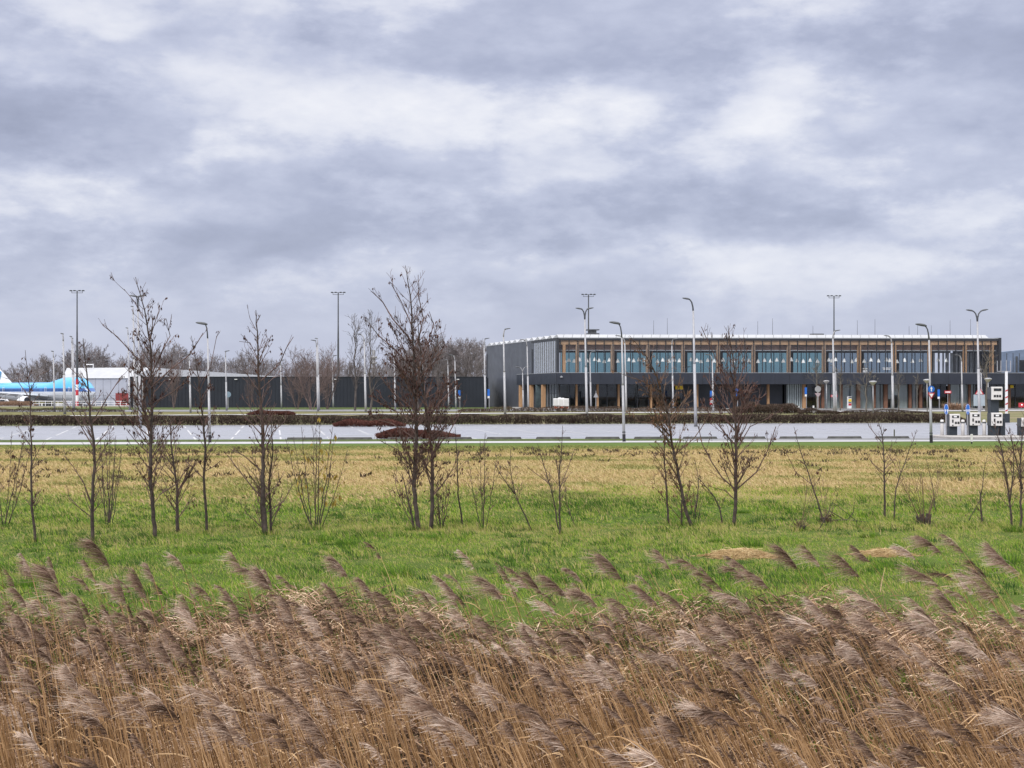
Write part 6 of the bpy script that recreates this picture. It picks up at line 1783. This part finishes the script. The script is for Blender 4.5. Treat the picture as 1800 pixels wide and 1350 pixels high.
# understorey of the wood: a mass of brush nobody could count
def brush():
    rr = np.random.RandomState(12); n = 60000
    x = rr.uniform(-330, -6, n); y = rr.uniform(700, 790, n); z0 = gzv(x * 0, y)
    hgt = 9.0 * (.6 + .5 * vnoise(x * .12, y * 0, 2)); z = rr.rand(n) ** 1.2 * hgt; L = .9 + 1.4 * rr.rand(n)
    d = np.stack([rr.randn(n) * .6, rr.randn(n) * .3, .6 + rr.rand(n)], 1); d /= np.linalg.norm(d, axis=1)[:, None]
    P_ = np.stack([x, y, z0 + z], 1)[:, None, :] + d[:, None, :] * L[:, None, None] * np.linspace(0, 1, 3)[None, :, None]
    sd = np.cross(d, rr.randn(n, 3)); sd /= np.linalg.norm(sd, axis=1)[:, None]
    v, q_ = ribbon(P_, np.full((n, 3), .10), sd)
    tm = tint_mat('brushwood', [(0, (.11, .10, .105)), (1, (.24, .21, .22))])
    tag(np_mesh('brushwood', v, [q_], tm, tint=np.repeat(rr.rand(n), 6)), 'grey-brown undergrowth filling the foot of the distant wood', 'undergrowth', kind='stuff')
brush()
# nearer bare trees
M_st = mat('street_tree_bark', (0.13, 0.115, 0.095), .9, .2, 2.0)
protos['street0'] = tree_proto(301, 5.5, 2.0, (3, 3, 9), M_st, .09, .017, 3, .38)
protos['street1'] = tree_proto(302, 5.5, 2.1, (3, 3, 10), M_st, .10, .017, 3, .33)
protos['poplar'] = tree_proto(303, 11, 3.3, (3, 4, 20), mat('poplar_bark', (0.10, 0.085, 0.08), .9, .2, 1.5), .16, .017, 3, .16, fan=.62)
protos['bush'] = tree_proto(304, 8, 3.4, (4, 5, 16), mat('willow_twigs', (0.16, 0.115, 0.108), .9, .2, 1.5), .07, .013, 3, .04, stems=6, fan=.8)
for (key, px, by, yt, w, lb, g_) in (
    ('poplar', 624, 722, 566, .9, 'slender upright bare tree before the black hall, left of a pair', 1), ('poplar', 651, 724, 560, .85, 'slender upright bare tree before the black hall, right of a pair', 1),
    ('poplar', 735, 723, 600, 1.2, 'bare tree standing behind the tallest sapling', 1), ('poplar', 770, 722, 596, 1.1, 'bare tree standing right behind the tallest sapling, before the wood', 1),
    ('street0', 1328, 715, 656, 1.1, 'small bare street tree before the recessed grey wall, larger of two', 0), ('street0', 1362, 716, 683, .7, 'tiny staked bare tree before the recessed grey wall', 0),
    ('street1', 1436, 722, 636, 1.0, 'bare street tree behind the round sign', 0), ('street0', 1477, 722, 640, 1.0, 'bare street tree just right of the thick lamp post', 0),
    ('street1', 1523, 724, 643, 1.15, 'forked bare street tree left of a mushroom-headed lamp', 0), ('street0', 1734, 723, 606, 1.25, 'tall bare street tree before the right end of the terminal', 0),
    ('street1', 1580, 722, 650, .8, 'faint bare street tree before the grey curtains', 0), ('street0', 1612, 723, 655, .8, 'faint bare street tree left of the right footpath lamp', 0),
    ('bush', 548, 720, 617, 1.0, 'wide bushy bare willow before the black hall', 2), ('bush', 522, 719, 640, .8, 'lower bushy bare willow left of the wide one', 2), ('bush', 575, 719, 632, .8, 'lower bushy bare willow right of the wide one', 2),
    ('bush', 305, 718, 640, .6, 'bare bush before the left part of the black hall', 2), ('bush', 440, 719, 668, .45, 'small bare bush before the middle of the black hall', 2)):
    Y = gY(by); s_ = Y / F; H = (by - yt) * s_
    Hp_ = {'poplar': 11.6, 'street0': 6.4, 'street1': 6.4, 'bush': 8.6}[key]
    k = H / Hp_
    place_tree(key, ((px - 900) * s_, Y, 0), (k * w, k * w, k), rn.uniform(0, 6.28), lb, 'tree' if g_ != 2 else 'bush', ['street trees by the terminal', 'slender bare trees before the black hall', 'bare willow bushes before the black hall'][g_], 'bare_tree' if g_ != 2 else 'bare_bush')
# faint far tower
Y = 900; s_ = Y / F; z0 = gz(0, Y)
tw = empty('lattice_tower', ((657 - 900) * s_, Y, z0), 'faint grey communications tower far behind the slender bare trees', 'tower')
q = MB(); q.tube([(0, 0, 0), (0, 0, (690 - 610) * s_ + 3)], [1.4, .9], 6); q.build('shaft', M_galv, tw)
for z_ in (.55, .68, .8, .92):
    q = MB(); q.lathe([(2.0, 0), (2.2, .8), (2.0, 1.4)], 10, (0, 0, z_ * (690 - 610) * s_)); q.build('antenna_ring', M_galv, tw)
# heap of sand and timber right of the centre signs
Y = gY(720); s_ = Y / F
tussock('brush_heap', 1680, 721, 3.4, 1.5, 900, TM_litter, 'pile of brown brushwood beside the signs at right', 'brush heap', .3, .9, 0, None, .05, .5)
